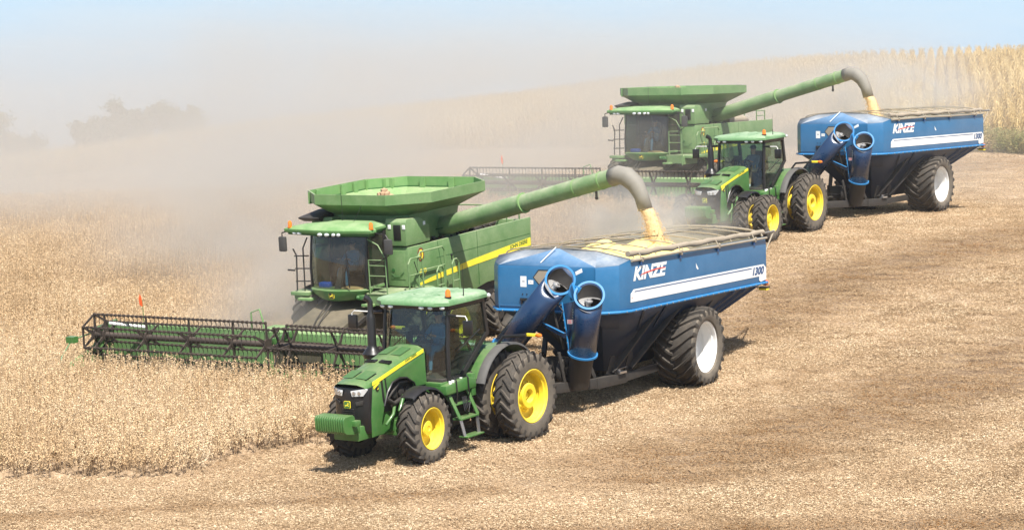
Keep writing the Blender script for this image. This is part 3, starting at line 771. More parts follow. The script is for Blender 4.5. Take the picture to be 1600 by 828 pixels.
    b = MB().tube([(1.86, .88, 3.2), (1.86, .88, 3.42), (1.86, .86, 3.47)], .025, 6); b.cyl((1.86, .86, 3.455), .075, 0, .04, 2, 14); obj('beacon_bracket', b, black, t)
    b = MB(); b.rev([(0, .062), (.10, .062), (.15, .045), (.17, .001)], 16, (1.86, .86, 3.49), 2); obj('beacon', b, amber, t)
    b = MB().tube([(1.35, .92, 3.42), (1.35, .92, 3.62)], .012, 6); b.tube([(1.35, .92, 3.6), (1.36, .93, 4.15)], .004, 4); obj('antenna', b, black, t)
    # mirrors
    for s, L in ((1, .50), (-1, .86)):
        x0 = 1.93
        b = MB().tube([(x0, s*.90, 3.10), (x0+.02, s*(.9+L*.45), 3.08)], .035, 8, mi=0)
        b.tube([(x0+.02, s*(.9+L*.45), 3.09), (x0+.02, s*(.9+L*.92), 3.09), (x0+.02, s*(.9+L), 3.03), (x0+.02, s*(.9+L), 2.88)], .014, 6, mi=1)
        a = obj('mirror_arm', b, [black, whitep], t)
        b = MB().box(x0-.05, x0+.04, s*(.9+L)-.12, s*(.9+L)+.12, 2.68, 3.0); obj('mirror', b, black, t, .035)
        b = MB().box(x0-.058, x0-.052, s*(.9+L)-.095, s*(.9+L)+.095, 2.71, 2.97); obj('mirror_glass', b, steel, t)
    # exhaust stack on the right-hand side
    b = MB().rev([(2.10, .001), (2.10, .20), (2.20, .23), (2.28, .17), (2.36, .105), (2.40, .10), (2.98, .10), (3.06, .085), (3.10, .062), (3.30, .062)], 18, (2.25, -1.0, 0), 2)
    b.tube([(2.25, -1.0, 3.26), (2.25, -1.0, 3.36), (2.27, -1.03, 3.42), (2.33, -1.10, 3.47)], [.062, .064, .066, .07], 14, cap=False)
    obj('exhaust', b, black, t, smooth=40)
    # fenders
    for s in (-1, 1):
        def arc(Rf, y, a0, a1, n=16, cx=.05, cz=1.0): return [(cx+Rf*math.cos(a0+(a1-a0)*k/n), y, cz+Rf*math.sin(a0+(a1-a0)*k/n)) for k in range(n+1)]
        a0, a1 = R(27), R(140)
        b = MB(); A = arc(1.17, s*.52, a0, a1); Bq = arc(1.22, s*1.02, a0, a1); b.loft([A, Bq], closed=False, cap=False); b.loft([[(x, s*.52, z) for x, _, z in A], [(min(x, 1.0), s*.52, max(1.35, z-.35)) for x, _, z in A]], closed=False, cap=False)
        f = obj('fender', b, green, t, smooth=50, recalc=False)
        b = MB(); A = arc(1.222, s*1.02, a0-.08, a1); Bq = arc(1.225, s*1.20, a0-.08, a1); Cq = arc(1.17, s*1.235, a0-.08, a1); b.loft([A, Bq, Cq], closed=False, cap=False)
        obj('fender_flare', b, greyf, t, smooth=60, recalc=False)
        b = MB(); pts = [(3.05+.88*math.cos(a), .79+.88*math.sin(a)) for a in [R(-5+k*10) for k in range(14)]][::-1]
        b.loft([[(x, s*.70, z), (x, s*1.02, z-.01), (x, s*1.05, z-.06), (x, s*1.03, z-.06), (x, s*1.01, z-.03), (x, s*.70, z-.02)] for x, z in [(3.05-.0+(-.9)*math.cos(R(k*11-8)), .80+.90*math.sin(R(k*11-8))) for k in range(0, 13)]])
        ff = obj('front_fender', b, black, t, smooth=60)
        b = MB().tube([(2.95, s*.5, 1.2), (2.95, s*.72, 1.62), (2.95, s*.95, 1.67)], .03, 6); obj('fender_bracket', b, black_m, t)
        # extremity lamp arm
        b = MB().tube([(.25, s*.95, 2.12), (.2, s*1.15, 2.38), (.12, s*1.72, 2.42)], .035, 7); obj('marker_arm', b, black, t)
        b = MB(); b.box(.05, .10, min(s*1.70, s*1.98), max(s*1.70, s*1.98), 2.39, 2.46); obj('marker_reflector', b, yellow_st, t, .01)
        b = MB(); b.sphere((.08, s*2.02, 2.425), .062, 6, 0, (.7, 1.5, .8)); obj('marker_lamp', b, amber, t)
    # steps, tank, platform on the left
    b = MB(); b.prism([(2.3, 1.38), (1.15, 1.38), (1.15, 1.58), (1.5, 1.66), (2.3, 1.58)], 1, .46, 1.02); obj('platform', b, green, t, .03)
    b = MB(); b.box(1.25, 2.5, .40, .90, .62, 1.32); obj('fuel_tank', b, black, t, .06)
    b = MB()
    for x in (1.22, 2.02): b.prism([(x, 1.40), (x+.03, 1.40), (x+.03, .80), (x, .80)], 1, 1.0, 1.06)
    b.plate([(1.95, 1.03, 1.42), (2.05, 1.03, 1.42), (2.0, 1.30, .82), (1.90, 1.30, .82)], .025); b.plate([(1.25, 1.03, 1.42), (1.35, 1.03, 1.42), (1.32, 1.30, .82), (1.22, 1.30, .82)], .025)
    b.box(1.30, 1.96, 1.00, 1.18, 1.10, 1.13); b.box(1.26, 1.96, 1.10, 1.34, .79, .83); b.prism([(1.22, 1.42), (2.06, 1.42), (1.98, .80), (1.28, .80)], 1, .95, .99)
    obj('upper_steps', b, green, t, .006, loc=(.10, -.14, 0))
    b = MB()
    b.plate([(1.97, 1.30, .83), (1.87, 1.30, .83), (1.80, 1.36, .42), (1.90, 1.36, .42)], .02); obj('step_hanger', b, steel, t, loc=(.10, -.14, 0)); b = MB().plate([(1.33, 1.30, .83), (1.23, 1.30, .83), (1.26, 1.36, .42), (1.36, 1.36, .42)], .02)
    obj('step_hanger', b, steel, t, loc=(.10, -.14, 0))
    b = MB().box(1.26, 1.90, 1.22, 1.46, .40, .43); obj('lowest_step', b, green, t, .005, loc=(.10, -.14, 0))
    b = MB()
    for x, z in ((1.95, 1.62), (1.5, 1.64)): b.tube([(x, 1.0, 1.05), (x, 1.06, 1.3), (x, 1.04, 1.65), (x-.02, .96, 1.72)], .016, 6)
    for k in range(4): b.tube([(1.7-.05*k, 1.0, 1.25), (1.75-.05*k, 1.1, .95+.03*k), (1.6, 1.08, .88), (1.45-.03*k, 1.0, 1.2)], .012, 5)
    obj('handrail_and_hoses', b, black, t)
    for x, y in ((2.1, .98), (1.95, .95), (1.6, .92)): obj('filler_cap', MB().cyl((x, y, 1.60), .035, 0, .06, 2, 10), whited, t)
    b = MB(); b.box(1.15, 1.3, .6, 1.0, 1.2, 1.7); b.box(1.9, 2.3, .45, .86, 1.55, 1.64); obj('battery_box', b, green, t, .02)
    # drawbar and three-point linkage
    b = MB(); b.box(-1.45, -.3, -.06, .06, .48, .56)
    for s in (-1, 1): b.bar((-.5, s*.4, .75), (-1.25, s*.42, .85), .07, .09); b.bar((-.65, s*.38, 1.6), (-1.05, s*.42, .9), .05, .05)
    obj('drawbar', b, black_m, t, .01)
    b = MB().box(-.85, -.5, -.35, .35, 1.0, 1.75)
    for k in range(5): b.tube([(-.8, -.2+k*.09, 1.3), (-1.1, -.2+k*.09, 1.35), (-1.4, -.1+k*.05, 1.0)], .016, 5)
    obj('hydraulic_outlets', b, dark, t, .01)
    # wheels
    for s in (-1, 1):
        wheel(t, 0, s*1.54, 1.02, .47, .60, 23, 'rear', s, -1, 0, skew=.24, lw=.05, spin=.13)
        wheel(t, 0, s*.80, 1.02, .47, .60, 23, 'rear', s, -1, 0, skew=.24, lw=.05, spin=.2)
    return t
def front_wheels(t, ys, steer):
    for y in ys:
        s = 1 if y > 0 else -1
        wheel(t, 3.05, y, .79, .46, .45, 20, 'front', s, -1, steer, skew=.24, lw=.045, spin=.1*y)

tr = make_tractor(POSE['T1'])
tr2 = copy_tree(tr)
front_wheels(tr, (.93, -1.0), 3)
front_wheels(tr2, (.82, 1.52, -.82, -1.52), 3)
tr.matrix_world = POSE['T1']; tr2.matrix_world = POSE['T2']
tag(tr, 'green tractor with yellow wheels and single front tyres, pulling the nearer blue grain cart', 'tractor', 'green tractors pulling the grain carts')
tag(tr2, 'green tractor with doubled front tyres, pulling the farther blue grain cart past dust', 'tractor', 'green tractors pulling the grain carts')

# ------------------------------------------------------------------ grain cart
def make_cart():
    t = empty('grain_cart')
    XF, XR, WY, ZT, ZB, XN, YN = 4.25, -3.95, 1.83, 3.55, 2.35, 4.79, 1.34
    XM, YM = 4.45, 1.76
    # plan outline of the upper box
    plan = [(XR, -WY), (XR, WY), (3.95, WY), (4.32, 1.72), (XN, YN), (XN, -YN), (4.32, -1.72), (3.95, -WY)]
    # upper box panels (thin walls, each its own part)
    def wall(name, pts, th=.03, mat=blue, inner=True, **k):
        b = MB().plate(pts, th); return obj(name, b, mat, t, .01, **k)
    def low(x, y): # lower edge tucks in a little
        return (x*.995, y*.985)
    rows = []
    zf = 3.40
    outer = [[(x, y, ZB+.03) for x, y in plan], [(x*1.004, y*1.012, ZB+.16) for x, y in plan], [(x*1.004, y*1.012, zf-.02) for x, y in plan]]
    top = []
    for x, y in plan:
        zt = ZT+.03
        if x > 4.5: zt = 3.44
        elif x > 4.2: zt = 3.47
        top.append((x, y, zt))
    outer.append(top)
    b = MB()
    n = len(plan)
    v = [p for r_ in outer for p in r_]
    inner = [[(x*.99, y*.975, p[2]) for (x, y, _), p in zip(r_, r_)] for r_ in outer]
    v += [p for r_ in inner for p in r_]
    f = []; mi = []
    for k in range(3):
        for i in range(n):
            j = (i+1) % n
            f.append((k*n+i, k*n+j, (k+1)*n+j, (k+1)*n+i)); mi.append(0)
            o = 4*n
            f.append((o+k*n+j, o+k*n+i, o+(k+1)*n+i, o+(k+1)*n+j)); mi.append(1)
    for i in range(n):
        j = (i+1) % n; f.append((3*n+i, 3*n+j, 7*n+j, 7*n+i)); mi.append(0)
        f.append((j, i, 4*n+i, 4*n+j)); mi.append(0)
    b.v = v; b.f = f; b.m = mi
    obj('upper_box', b, [blue, hopin], t, smooth=20)
    # faceted sloping front cap
    ap = (4.18, 0, 3.84)
    L1, L2 = (XN, -YN, 3.45), (XN, YN, 3.45)
    c1, c2 = (4.32, -1.72, 3.48), (4.32, 1.72, 3.48)
    s1, s2 = (3.95, -WY, ZT+.04), (3.95, WY, ZT+.04)
    m1, m2 = (4.05, -1.0, 3.77), (4.05, 1.0, 3.77)
    b = MB().add([ap, L1, L2, c1, c2, s1, s2, m1, m2], [(1, 2, 0), (1, 0, 7), (2, 8, 0), (1, 7, 3), (2, 4, 8), (3, 7, 5), (4, 6, 8)]); b.m = [0, 1, 1, 1, 1, 1, 1]
    o = obj('front_cap', b, [blue_t, blue_g], t, smooth=10, recalc=False)
    sd_ = o.modifiers.new('s', 'SOLIDIFY'); sd_.thickness = .02; sd_.offset = -1
    b = MB().tube([s1, m1, (4.15, -.4, 3.83), ap, (4.15, .4, 3.83), m2, s2], .025, 6); obj('front_bow', b, grey, t)
    b = MB().tube([(4.3, 0, 3.87), (4.72, -.2, 3.52)], .012, 5); obj('cap_handle', b, whitep, t)
    # pressed panel seams on the front and chamfers
    b = MB(); b.box(XN+.006, XN+.022, -YN+.02, YN-.02, ZB+.1, ZB+.13)
    for y in (-YN+.01, YN-.02): b.box(XN+.0, XN+.03, y, y+.02, ZB+.05, 3.42)
    obj('front_seam', b, blue, t)
    # bright rim with bolts all round
    path = [(x*1.008, y*1.02, ZB) for x, y in plan]; path.append(path[0])
    b = MB()
    for i in range(n):
        a, c = path[i], path[i+1]; b.tube([a, c], .036, 8); b.sphere(a, .036, 5)
        L = (Vector(c)-Vector(a)).length
    obj('rim_flange', b, blue_b, t)
    b = MB()
    for i in range(n):
        a, c = Vector(path[i]), Vector(path[i+1]); L = (c-a).length
        nn = (c-a).normalized().cross(Vector((0, 0, 1)))
        for k in range(int(L/.32)):
            p = a+(c-a)*((k+.5)/max(1, int(L/.32)))
            if i != 0: b.sphere(p - nn*.05*(-1 if (nn.dot(p) > 0) else 1), .018, 3)
    obj('rim_bolts', b, steel, t)
    # lower hopper: double funnel
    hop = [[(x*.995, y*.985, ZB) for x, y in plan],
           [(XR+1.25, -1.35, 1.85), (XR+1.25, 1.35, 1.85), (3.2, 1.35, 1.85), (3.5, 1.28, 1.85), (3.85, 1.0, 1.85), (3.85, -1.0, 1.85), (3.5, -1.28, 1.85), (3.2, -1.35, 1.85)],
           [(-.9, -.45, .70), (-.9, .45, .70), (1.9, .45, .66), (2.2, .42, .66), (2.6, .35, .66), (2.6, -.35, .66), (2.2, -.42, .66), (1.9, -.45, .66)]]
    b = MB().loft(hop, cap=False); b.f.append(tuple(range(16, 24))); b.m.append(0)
    o = obj('lower_hopper', b, hopper_shade, t, smooth=15, recalc=False); sd_ = o.modifiers.new('s', 'SOLIDIFY'); sd_.thickness = .02
    # ribs and sloped braces on the near and far side
    for s in (-1, 1):
        for x in (3.1, 1.9, -2.1, -2.8, -3.5):
            b = MB().bar((x, s*1.76, ZB-.03), (x*.72+.2, s*1.22, 1.72), .06, .12); obj('hopper_rib', b, hopper_shade, t)
        for (x0, x1) in ((1.85, 3.35), (.55, 2.4), (-1.2, -.2)):
            b = MB().bar((x0, s*1.60, ZB-.05), (x1, s*.98, .75), .14, .06, up=(1, 0, 0))
            b.plate([(x1-.25, s*.95, .66), (x1+.25, s*.95, .66), (x1+.10, s*1.02, 1.15), (x1-.10, s*1.02, 1.15)], .03*s); obj('side_strut', b, dark, t, .008)
        b = MB().bar((6.3, s*.30, .62), (4.2, s*.98, .58), .16, .24); b.bar((4.25, s*1.0, .58), (2.75, s*1.02, .56), .16, .26); b.bar((2.8, s*1.02, .56), (-1.0, s*.9, .62), .14, .2)
        obj('frame_rail', b, dark, t, .015)
        b = MB().box(2.9, 3.25, s*1.0-.16, s*1.0+.16, .70, .75); b.cyl((3.0, s*1.0, .76), .04, 0, .05, 2, 8); b.cyl((3.15, s*1.08, .76), .04, 0, .05, 2, 8); b.tube([(2.6, s*1.0, .80), (3.35, s*1.05, .80)], .02, 6)
        obj('rail_pin', b, steel, t)
    b = MB().bar((6.5, 0, .60), (6.2, 0, .60), .5, .22); b.bar((7.35, 0, .55), (6.4, 0, .58), .14, .16); obj('tongue', b, dark, t, .02)
    b = MB().tube([(7.3, 0, .80), (5.9, 0, .75), (4.6, 0, .85)], .07, 10); b.cyl((5.0, 0, .8), .22, 0, 0, 0, 6); b.box(4.2, 4.7, -.25, .25, .65, 1.2); obj('drive_shaft', b, dark, t, .01)
    b = MB()
    for k in range(6): b.tube([(7.2-.1*k, -.12+.05*k, 1.0), (6.6, -.18+.07*k, 1.15+.04*(k % 3)), (5.6, -.1+.06*k, 1.0-.05*(k % 2)), (4.9, .1*k-.1, .9)], .018, 5)
    obj('hydraulic_hoses', b, black, t)
    # gearbox, belt cover and jack beside the tongue: dark clutter in the photograph
    b = MB(); b.cyl((4.95, 0, .95), .34, .50, .62, 1, 24); b.cyl((4.95, 0, .95), .15, .62, .70, 1, 16); b.box(4.3, 4.8, .30, .75, .55, 1.15); b.bar((4.3, .75, 1.25), (4.05, .85, .70), .12, .1)
    for k in range(6): a = 2*PI*k/6; b.bar((4.95+.05*math.cos(a), .66, .95+.05*math.sin(a)), (4.95+.3*math.cos(a), .66, .95+.3*math.sin(a)), .03, .03)
    b.tube([(4.55, .9, .55), (4.75, 1.0, 1.35)], .05, 8); b.tube([(5.35, .62, 1.45), (5.2, .7, .65)], .045, 8)
    obj('gearbox', b, dark, t, .008)
    # axle
    b = MB().tube([(0, -1.1, .95), (0, 1.1, .95)], .14, 12); b.box(-.25, .25, -.85, -.65, .9, 1.6); b.box(-.25, .25, .65, .85, .9, 1.6); obj('axle', b, dark, t)
    for s in (-1, 1): wheel(t, 0, s*1.45, 1.046, 1.12, .655, 22, 'cart', s, 1, 0, lug=.07, skew=.42, lw=.062, spin=.1)
    # upper auger folded across the front (tube A) and lower auger (tube B)
    def aug(name, top, bot, r, nrm):
        """auger tube whose upper end is cut obliquely for the folding joint (nrm = outward normal of the open end)"""
        top, bot = Vector(top), Vector(bot); ax = (top-bot).normalized(); nrm = Vector(nrm).normalized(); K_ = 40
        u0 = ax.cross(nrm).normalized(); w0 = ax.cross(u0)
        def circ(c, u, w, q): return [Vector(c)+u*(q*math.cos(2*PI*k/K_))+w*(q*math.sin(2*PI*k/K_)) for k in range(K_)]
        w1 = nrm.cross(u0).normalized()
        if w1.dot(w0) < 0: w1 = -w1
        mid = top - ax*(r*1.6)
        b = MB(); b.loft([circ(bot, u0, w0, r), circ(mid, u0, w0, r), circ(top, u0, w1, r*1.01)], cap=False); o = obj(name, b, blue_n, t, smooth=50, recalc=True)
        md = o.modifiers.new('s', 'SOLIDIFY'); md.thickness = .02; md.offset = -1
        def ring(c, u, w, n_, r0, r1, th):
            bb = MB(); bb.loft([circ(c-n_*th, u, w, r0), circ(c-n_*th, u, w, r1), circ(c+n_*th, u, w, r1), circ(c+n_*th, u, w, r0), circ(c-n_*th, u, w, r0)], cap=False); return bb
        obj('flange', ring(top, u0, w1, nrm, r*.97, r+.040, .018), blue_b, o); obj('flange', ring(bot, u0, w0, ax, r*.9, r+.035, .022), blue_b, o)
        # flighting and shaft seen inside the open end
        b = MB(); v = []; f = []; N = 44; c0 = top-ax*.20
        for k in range(N+1):
            a = 2*PI*k/N*1.5; c = c0 - ax*(.50*k/N) + ax*.14
            e = u0*math.cos(a)+w0*math.sin(a); v += [tuple(c+e*.07), tuple(c+e*(r-.04))]
        for k in range(N): f.append((2*k, 2*k+1, 2*k+3, 2*k+2))
        b.add(v, f); b.tube([top-ax*.9, top-ax*.16], .06, 16); b.tube([top-ax*.16, top-ax*.13], .10, 16); b.tube([top-ax*.13, top-ax*.09], .045, 8)
        b2 = MB(); b2.loft([circ(bot+ax*.1, u0, w0, r-.05), circ(mid, u0, w0, r-.05), circ(top-nrm*.015, u0, w1, r-.045)], cap=False); obj('shade_sleeve', b2, black_m, o, recalc=False, smooth=50)  # added black sleeve, paints the shade inside the open tube
        obj('flighting', b, paint('polished_steel', (.55, .55, .55), .35, metal=.6, dust=.3) if 'polished_steel' not in MATS else MATS['polished_steel'], o, recalc=False, smooth=60)
        return o
    A = aug('upper_auger', (5.42, .73, 3.19), (5.62, -.72, 1.50), .33, (.86, .40, .30))
    B = aug('lower_auger', (5.42, 1.51, 2.85), (5.12, 1.14, 1.42), .33, (.80, .35, .50))
    b = MB().tube([(5.14, 1.15, 1.45), (4.85, .85, .62)], [.29, .27], 24); obj('auger_boot', b, dark, t, smooth=40)
    # hinge plates between the two augers
    b = MB().plate([(5.45, 1.02, 3.10), (5.47, 1.32, 3.02), (5.45, 1.10, 2.72), (5.43, .92, 2.85)], .04); b.tube([(5.50, 1.10, 3.14), (5.50, 1.22, 2.74)], .03, 8)
    obj('hinge', b, blue_b, t, .006)
    b = MB().plate([(5.38, .78, 2.62), (5.42, 1.2, 2.72), (5.42, 1.45, 2.3), (5.25, .95, 1.36), (5.22, .84, 1.40)], .05)
    obj('hinge_gusset', b, blue_n, t, .006)
    b = MB().tube([(5.41, .76, 2.66), (5.26, .86, 1.42)], .022, 6); obj('gusset_edge', b, blue_b, t)
    b = MB()
    for k in range(7): f_ = k/6; b.sphere((5.44-.15*f_, .75+.10*f_, 2.6-1.1*f_), .016, 3)
    for k in range(5): b.cyl((5.46, 1.09, 2.5-.06*k), .02, 0, .02, 0, 6)
    obj('gusset_bolts', b, steel, t)
    b = MB().plate([(5.44, .10, 2.22), (5.44, .85, 1.92), (5.40, .82, 1.80), (5.42, .02, 2.16)], .04); 
    obj('support_arm', b, blue_n, t)
    b = MB().tube([(5.47, .02, 2.25), (5.47, .84, 1.93)], .016, 6); obj('arm_edge', b, blue_b, t)
    b = MB().bar((5.35, .1, 2.2), (4.3, .1, 1.6), .1, .12); b.bar((5.3, .8, 1.85), (4.2, .6, 1.4), .1, .12); b.tube([(5.35, .45, 2.55), (5.1, .62, 1.5)], .035, 8); b.tube([(5.4, .55, 2.7), (5.42, .80, 2.45), (5.4, .66, 2.2)], .014, 5)
    obj('auger_cylinder', b, dark, t, .005)
    b = MB(); b.box(5.466, 5.472, .93, 1.07, 2.16, 2.26); b.box(5.466, 5.472, 1.10, 1.24, 2.20, 2.34)
    b2 = MB()
    for y0, z0 in ((.93, 2.16), (1.10, 2.20)):
        for k in range(3): b2.box(5.473, 5.476, y0+.02, y0+.12, z0+.02+.03*k, z0+.03+.03*k)
    obj('warning_decal', b, paint('grey_decal', (.40, .40, .42), .5, dust=.2) if 'grey_decal' not in MATS else MATS['grey_decal'], t); obj('warning_print', b2, redd, t)
    # inspection window and stickers on the front
    wp = [(-.34, 3.17), (-.20, 3.33), (.45, 3.33), (.45, 3.0), (-.18, 3.0)]
    b = MB().prism([(-.37, 3.17), (-.215, 3.36), (.50, 3.36), (.50, 2.97), (-.195, 2.97)], 0, XN-.01, XN+.022); obj('window_frame', b, black, t)
    b = MB().prism(wp, 0, XN+.015, XN+.03); obj('window_pane', b, tarp, t)
    for y0, y1, z0, z1 in ((-.72, -.55, 2.93, 3.19), (-.50, -.36, 3.0, 3.10)):
        b = MB().box(XN+.018, XN+.024, y0, y1, z0, z1); d = obj('sticker', b, whited, t)
        b = MB().box(XN+.0245, XN+.026, y0+.05, y1-.05, z0+(z1-z0)*.45, z0+(z1-z0)*.6); obj('print', b, MATS['grey_decal'], d)
    b = MB().plate([(5.1, .98, 3.28), (5.1, 1.16, 3.36), (5.1, 1.14, 3.45), (5.1, .96, 3.36)], .006); obj('sticker', b, whited, t)
    b = MB().box(XN+.02, XN+.06, -.72, -.36, 2.60, 2.66); b.box(XN+.02, XN+.05, -.70, -.66, 2.52, 2.6)
    for y in (-.66, -.54): b.sphere((XN+.03, y, 2.76), .016, 3)
    obj('step_bracket', b, black, t)
    # decals on the near side
    for s in (1, -1):
        yy = s*(WY*1.012+.004)
        def sp(poly, mat, name, dz=0, th=.004): return obj(name, MB().prism(poly, 1, yy, yy+s*(th+dz)), mat, t)
        sp([(3.99, 2.56), (3.98, 2.76), (3.82, 2.86), (-3.78, 2.86), (-3.95, 2.75), (-3.95, 2.44), (-3.60, 2.40), (-3.50, 2.44), (-3.50, 2.555)], whited, 'stripe')
        sp([(3.79, 2.79), (3.77, 2.815), (-2.95, 2.815), (-3.05, 2.785)], navyd, 'stripe_line', .002)
        sp([(3.93, 2.64), (3.90, 2.64), (3.90, 2.68), (3.93, 2.68)], redd, 'small_mark', .002)
    yy = WY*1.012
    def st(name, body, x0, x1, z, h, mat, dy):
        M = side_m(0, 0, 0)
        o = text(name, body, mat, t, Matrix.Identity(4), 1.0, 1.0, .28, .045, 0.0, 1.0)
        me = o.data; xs = [v.co.x for v in me.vertices]; ys = [v.co.y for v in me.vertices]
        sx = (x0-x1)/(max(xs)-min(xs)); sy = h/(max(ys)-min(ys))
        me.transform(Matrix.Diagonal((sx, sy, 1, 1))); me.transform(side_m(x0, yy+dy, z)); return o
    st('maker_name', 'KINZE', 3.84, 2.03, 3.06, .34, whited, .008)
    st('model_number', '1300', -3.05, -3.80, 2.60, .22, navyd, .014)
    b = MB().prism([(3.50, 3.17), (3.30, 3.19), (2.60, 3.245), (2.12, 3.25), (2.12, 3.27), (2.60, 3.275), (3.28, 3.22)], 1, yy+.008, yy+.013); obj('maker_swoosh', b, redd, t)
    b = MB().plate([(.35, yy+.002, 3.10), (.28, yy+.002, 3.05), (.22, yy+.002, 3.06), (.37, yy+.002, 3.22)], -.004); obj('scratch', b, whited, t)
    # tarp rolled up on the near edge, latch pipe, brackets, bows
    def wavy(z, r, y, x0, x1, n=30, amp=.012):
        return [(x0+(x1-x0)*k/n, y+amp*math.sin(k*1.7), z+amp*math.sin(k*1.1+1)) for k in range(n+1)]
    rr = [.072+.012*math.sin(k*2.3)+.006*math.sin(k*5.1) for k in range(31)]
    b = MB().tube(wavy(3.70, 0, 1.72, 3.85, -4.02), rr, 12)
    obj('rolled_tarp', b, tarp, t, smooth=60)
    b = MB().tube([(3.95, 1.88, 3.555), (1.3, 1.90, 3.575), (-.9, 1.89, 3.55), (-3.9, 1.90, 3.56)], .032, 8); obj('latch_pipe', b, whitep if False else bowm, t)
    for x in (3.43, 1.29, -.90, -3.15):
        b = MB().box(x-.03, x+.03, 1.84, 1.93, 3.50, 3.60); b.bar((x, 1.92, 3.52), (x, 1.80, 3.72), .04, .02); b.sphere((x, 1.92, 3.60), .035, 5); obj('tarp_latch', b, bowm, t, .004)
        b = MB().box(x-.04, x+.04, 1.855, 1.90, 3.42, 3.50); obj('latch_plate', b, navyd, t)
    for x in (3.66, 2.47, .98, -.46, -1.88, -3.01, -3.85):
        pts = [(x, 1.80*math.cos(a), 3.60 + .25*math.sin(a)**.8) for a in [PI*k/14 for k in range(15)]]
        pts = [(p[0], p[1], p[2] if not isinstance(p[2], complex) else 3.6) for p in pts]
        b = MB().tube(pts, .017 if x > -3.5 else .028, 7); obj('tarp_bow', b, bowm, t)
    b = MB().tube([(4.1, -.42, 3.82)] + [(x, -.42, 3.845) for x in (2.4, 1, -1, -3)] + [(-3.85, -.42, 3.84)], .012, 5); b.tube([(4.1, .42, 3.82)] + [(x, .42, 3.845) for x in (2.4, 1, -1, -3)] + [(-3.85, .42, 3.84)], .012, 5)
    obj('bow_cable', b, black_m, t)
    b = MB().tube([(-3.95, 1.72, 3.66), (-5.0, 1.62, 3.66)], .035, 8, mi=1); b.tube([(-5.0, 1.62, 3.66), (-4.0, 1.80, 3.15)], .022, 6, mi=0); b.sphere((-5.0, 1.62, 3.66), .05, 5)
    obj('tarp_arm', b, [bowm, grey], t)
    # tail lamps and reflectors
    for s in (-1, 1):
        b = MB().box(-4.12, -3.98, s*1.80-.05, s*1.80+.05, 2.26, 2.40); obj('tail_lamp', b, paint('orange_lens', (.80, .16, .04), .3, dust=.2) if 'orange_lens' not in MATS else MATS['orange_lens'], t, .015)
        b = MB().box(-4.10, -3.90, s*1.86-.20, s*1.86+.02, 2.14, 2.20); obj('side_reflector', b, yellow_st, t, .008)
        b = MB().box(-4.14, -3.86, s*1.86-.24, s*1.86+.03, 2.20, 2.225); obj('lamp_bracket', b, black, t)
    # grain inside
    return t
ca = make_cart(); ca2 = copy_tree(ca)
ca.matrix_world = POSE['K1']; ca2.matrix_world = POSE['K2']
tag(ca, 'blue grain cart with white wheels behind the nearer tractor, yellow grain showing under its bows', 'grain cart', 'blue grain carts')
tag(ca2, 'blue grain cart with white wheels behind the farther tractor, in front of the corn', 'grain cart', 'blue grain carts')
def grain_load(pose, label, peak, hgt, base):
    b = MB(); nx, ny = 60, 26; v = []
    for i in range(nx+1):
        for j in range(ny+1):
            x = -3.8+7.7*i/nx; y = -1.74+3.48*j/ny
            d = math.hypot((x-peak[0])/1.0, (y-peak[1])/1.0)
            z = base + max(0, hgt - .42*d) + .35*max(0, .35-abs(d-1.2)*.3)*0 + .012*math.sin(13*x+7*y)*math.sin(11*y-5*x)
            d2 = math.hypot(x-peak[0]+2.6, y-peak[1]); z = max(z, base + max(0, hgt-.05-.45*d2) + .01*math.sin(9*x))
            v.append((x, y, z))
    f = [(i*(ny+1)+j, i*(ny+1)+j+1, (i+1)*(ny+1)+j+1, (i+1)*(ny+1)+j) for i in range(nx) for j in range(ny)]
    b.add(v, f); o = obj('grain', b, grainy, None, smooth=60); o.matrix_world = pose
    tag(o, label, 'grain', None, 'stuff')
    return o
grain_load(POSE['K1'], 'heap of pale yellow soybeans under the bows of the nearer grain cart', (1.9, .05), .72, 3.20)
grain_load(POSE['K2'], 'heap of soybeans filling the farther grain cart', (1.2, .0), .50, 3.05)

# ------------------------------------------------------------------ combine harvester
def reel(t, y0, y1, cx, cz, ph, nst, r=.56):
    p = empty('reel', t, (0, 0, 0))
    b = MB().tube([(cx, y0, cz), (cx, y1, cz)], .085, 12); obj('reel_tube', b, reelb, p)
    A = [ph + 2*PI*k/6 for k in range(6)]
    pts = [(cx+r*math.cos(a), cz+r*math.sin(a)) for a in A]
    for (x, z) in pts:
        b = MB().tube([(x, y0-.02, z), (x, y1+.02, z)], .024, 6)
        n = int((y1-y0)/.152)
        for k in range(n+1):
            y = y0+.02+(y1-y0-.04)*k/n
            b.bar((x, y, z), (x-.03, y, z-.13), .014, .012); b.bar((x-.03, y, z-.13), (x+.0, y, z-.27), .011, .010)
            b.box(x-.04, x+.04, y-.018, y+.018, z-.035, z+.035)
        obj('bat_with_tines', b, reelb, p, recalc=False)
    ys = [y0+.0] + [y0+(y1-y0)*(k+.25)/nst*1.0 for k in range(nst)][0:] + [y1]
    for k, y in enumerate(ys):
        b = MB(); end = (k == 0 and y0 < -1) or (k == len(ys)-1 and y1 > 1)
        for a in A:
            b.prism([(cx+.06*math.cos(a+1.2), cz+.06*math.sin(a+1.2)), (cx+r*math.cos(a)+.02*math.cos(a+1.57), cz+r*math.sin(a)+.02*math.sin(a+1.57)), (cx+r*math.cos(a)-.02*math.cos(a+1.57), cz+r*math.sin(a)-.02*math.sin(a+1.57)), (cx+.06*math.cos(a-1.2), cz+.06*math.sin(a-1.2))], 1, y-.015, y+.015)
        if end:
            for i in range(6):
                (x0, z0), (x1, z1) = pts[i], pts[(i+1) % 6]
                b.bar((x0, y, z0), (x1, y, z1), .025, .06, up=(cx-x0, 0, cz-z0))
        b.cyl((cx, 0, cz), .15, y-.03, y+.03, 1, 12)
        obj('reel_spider', b, reelb, p)
    return p
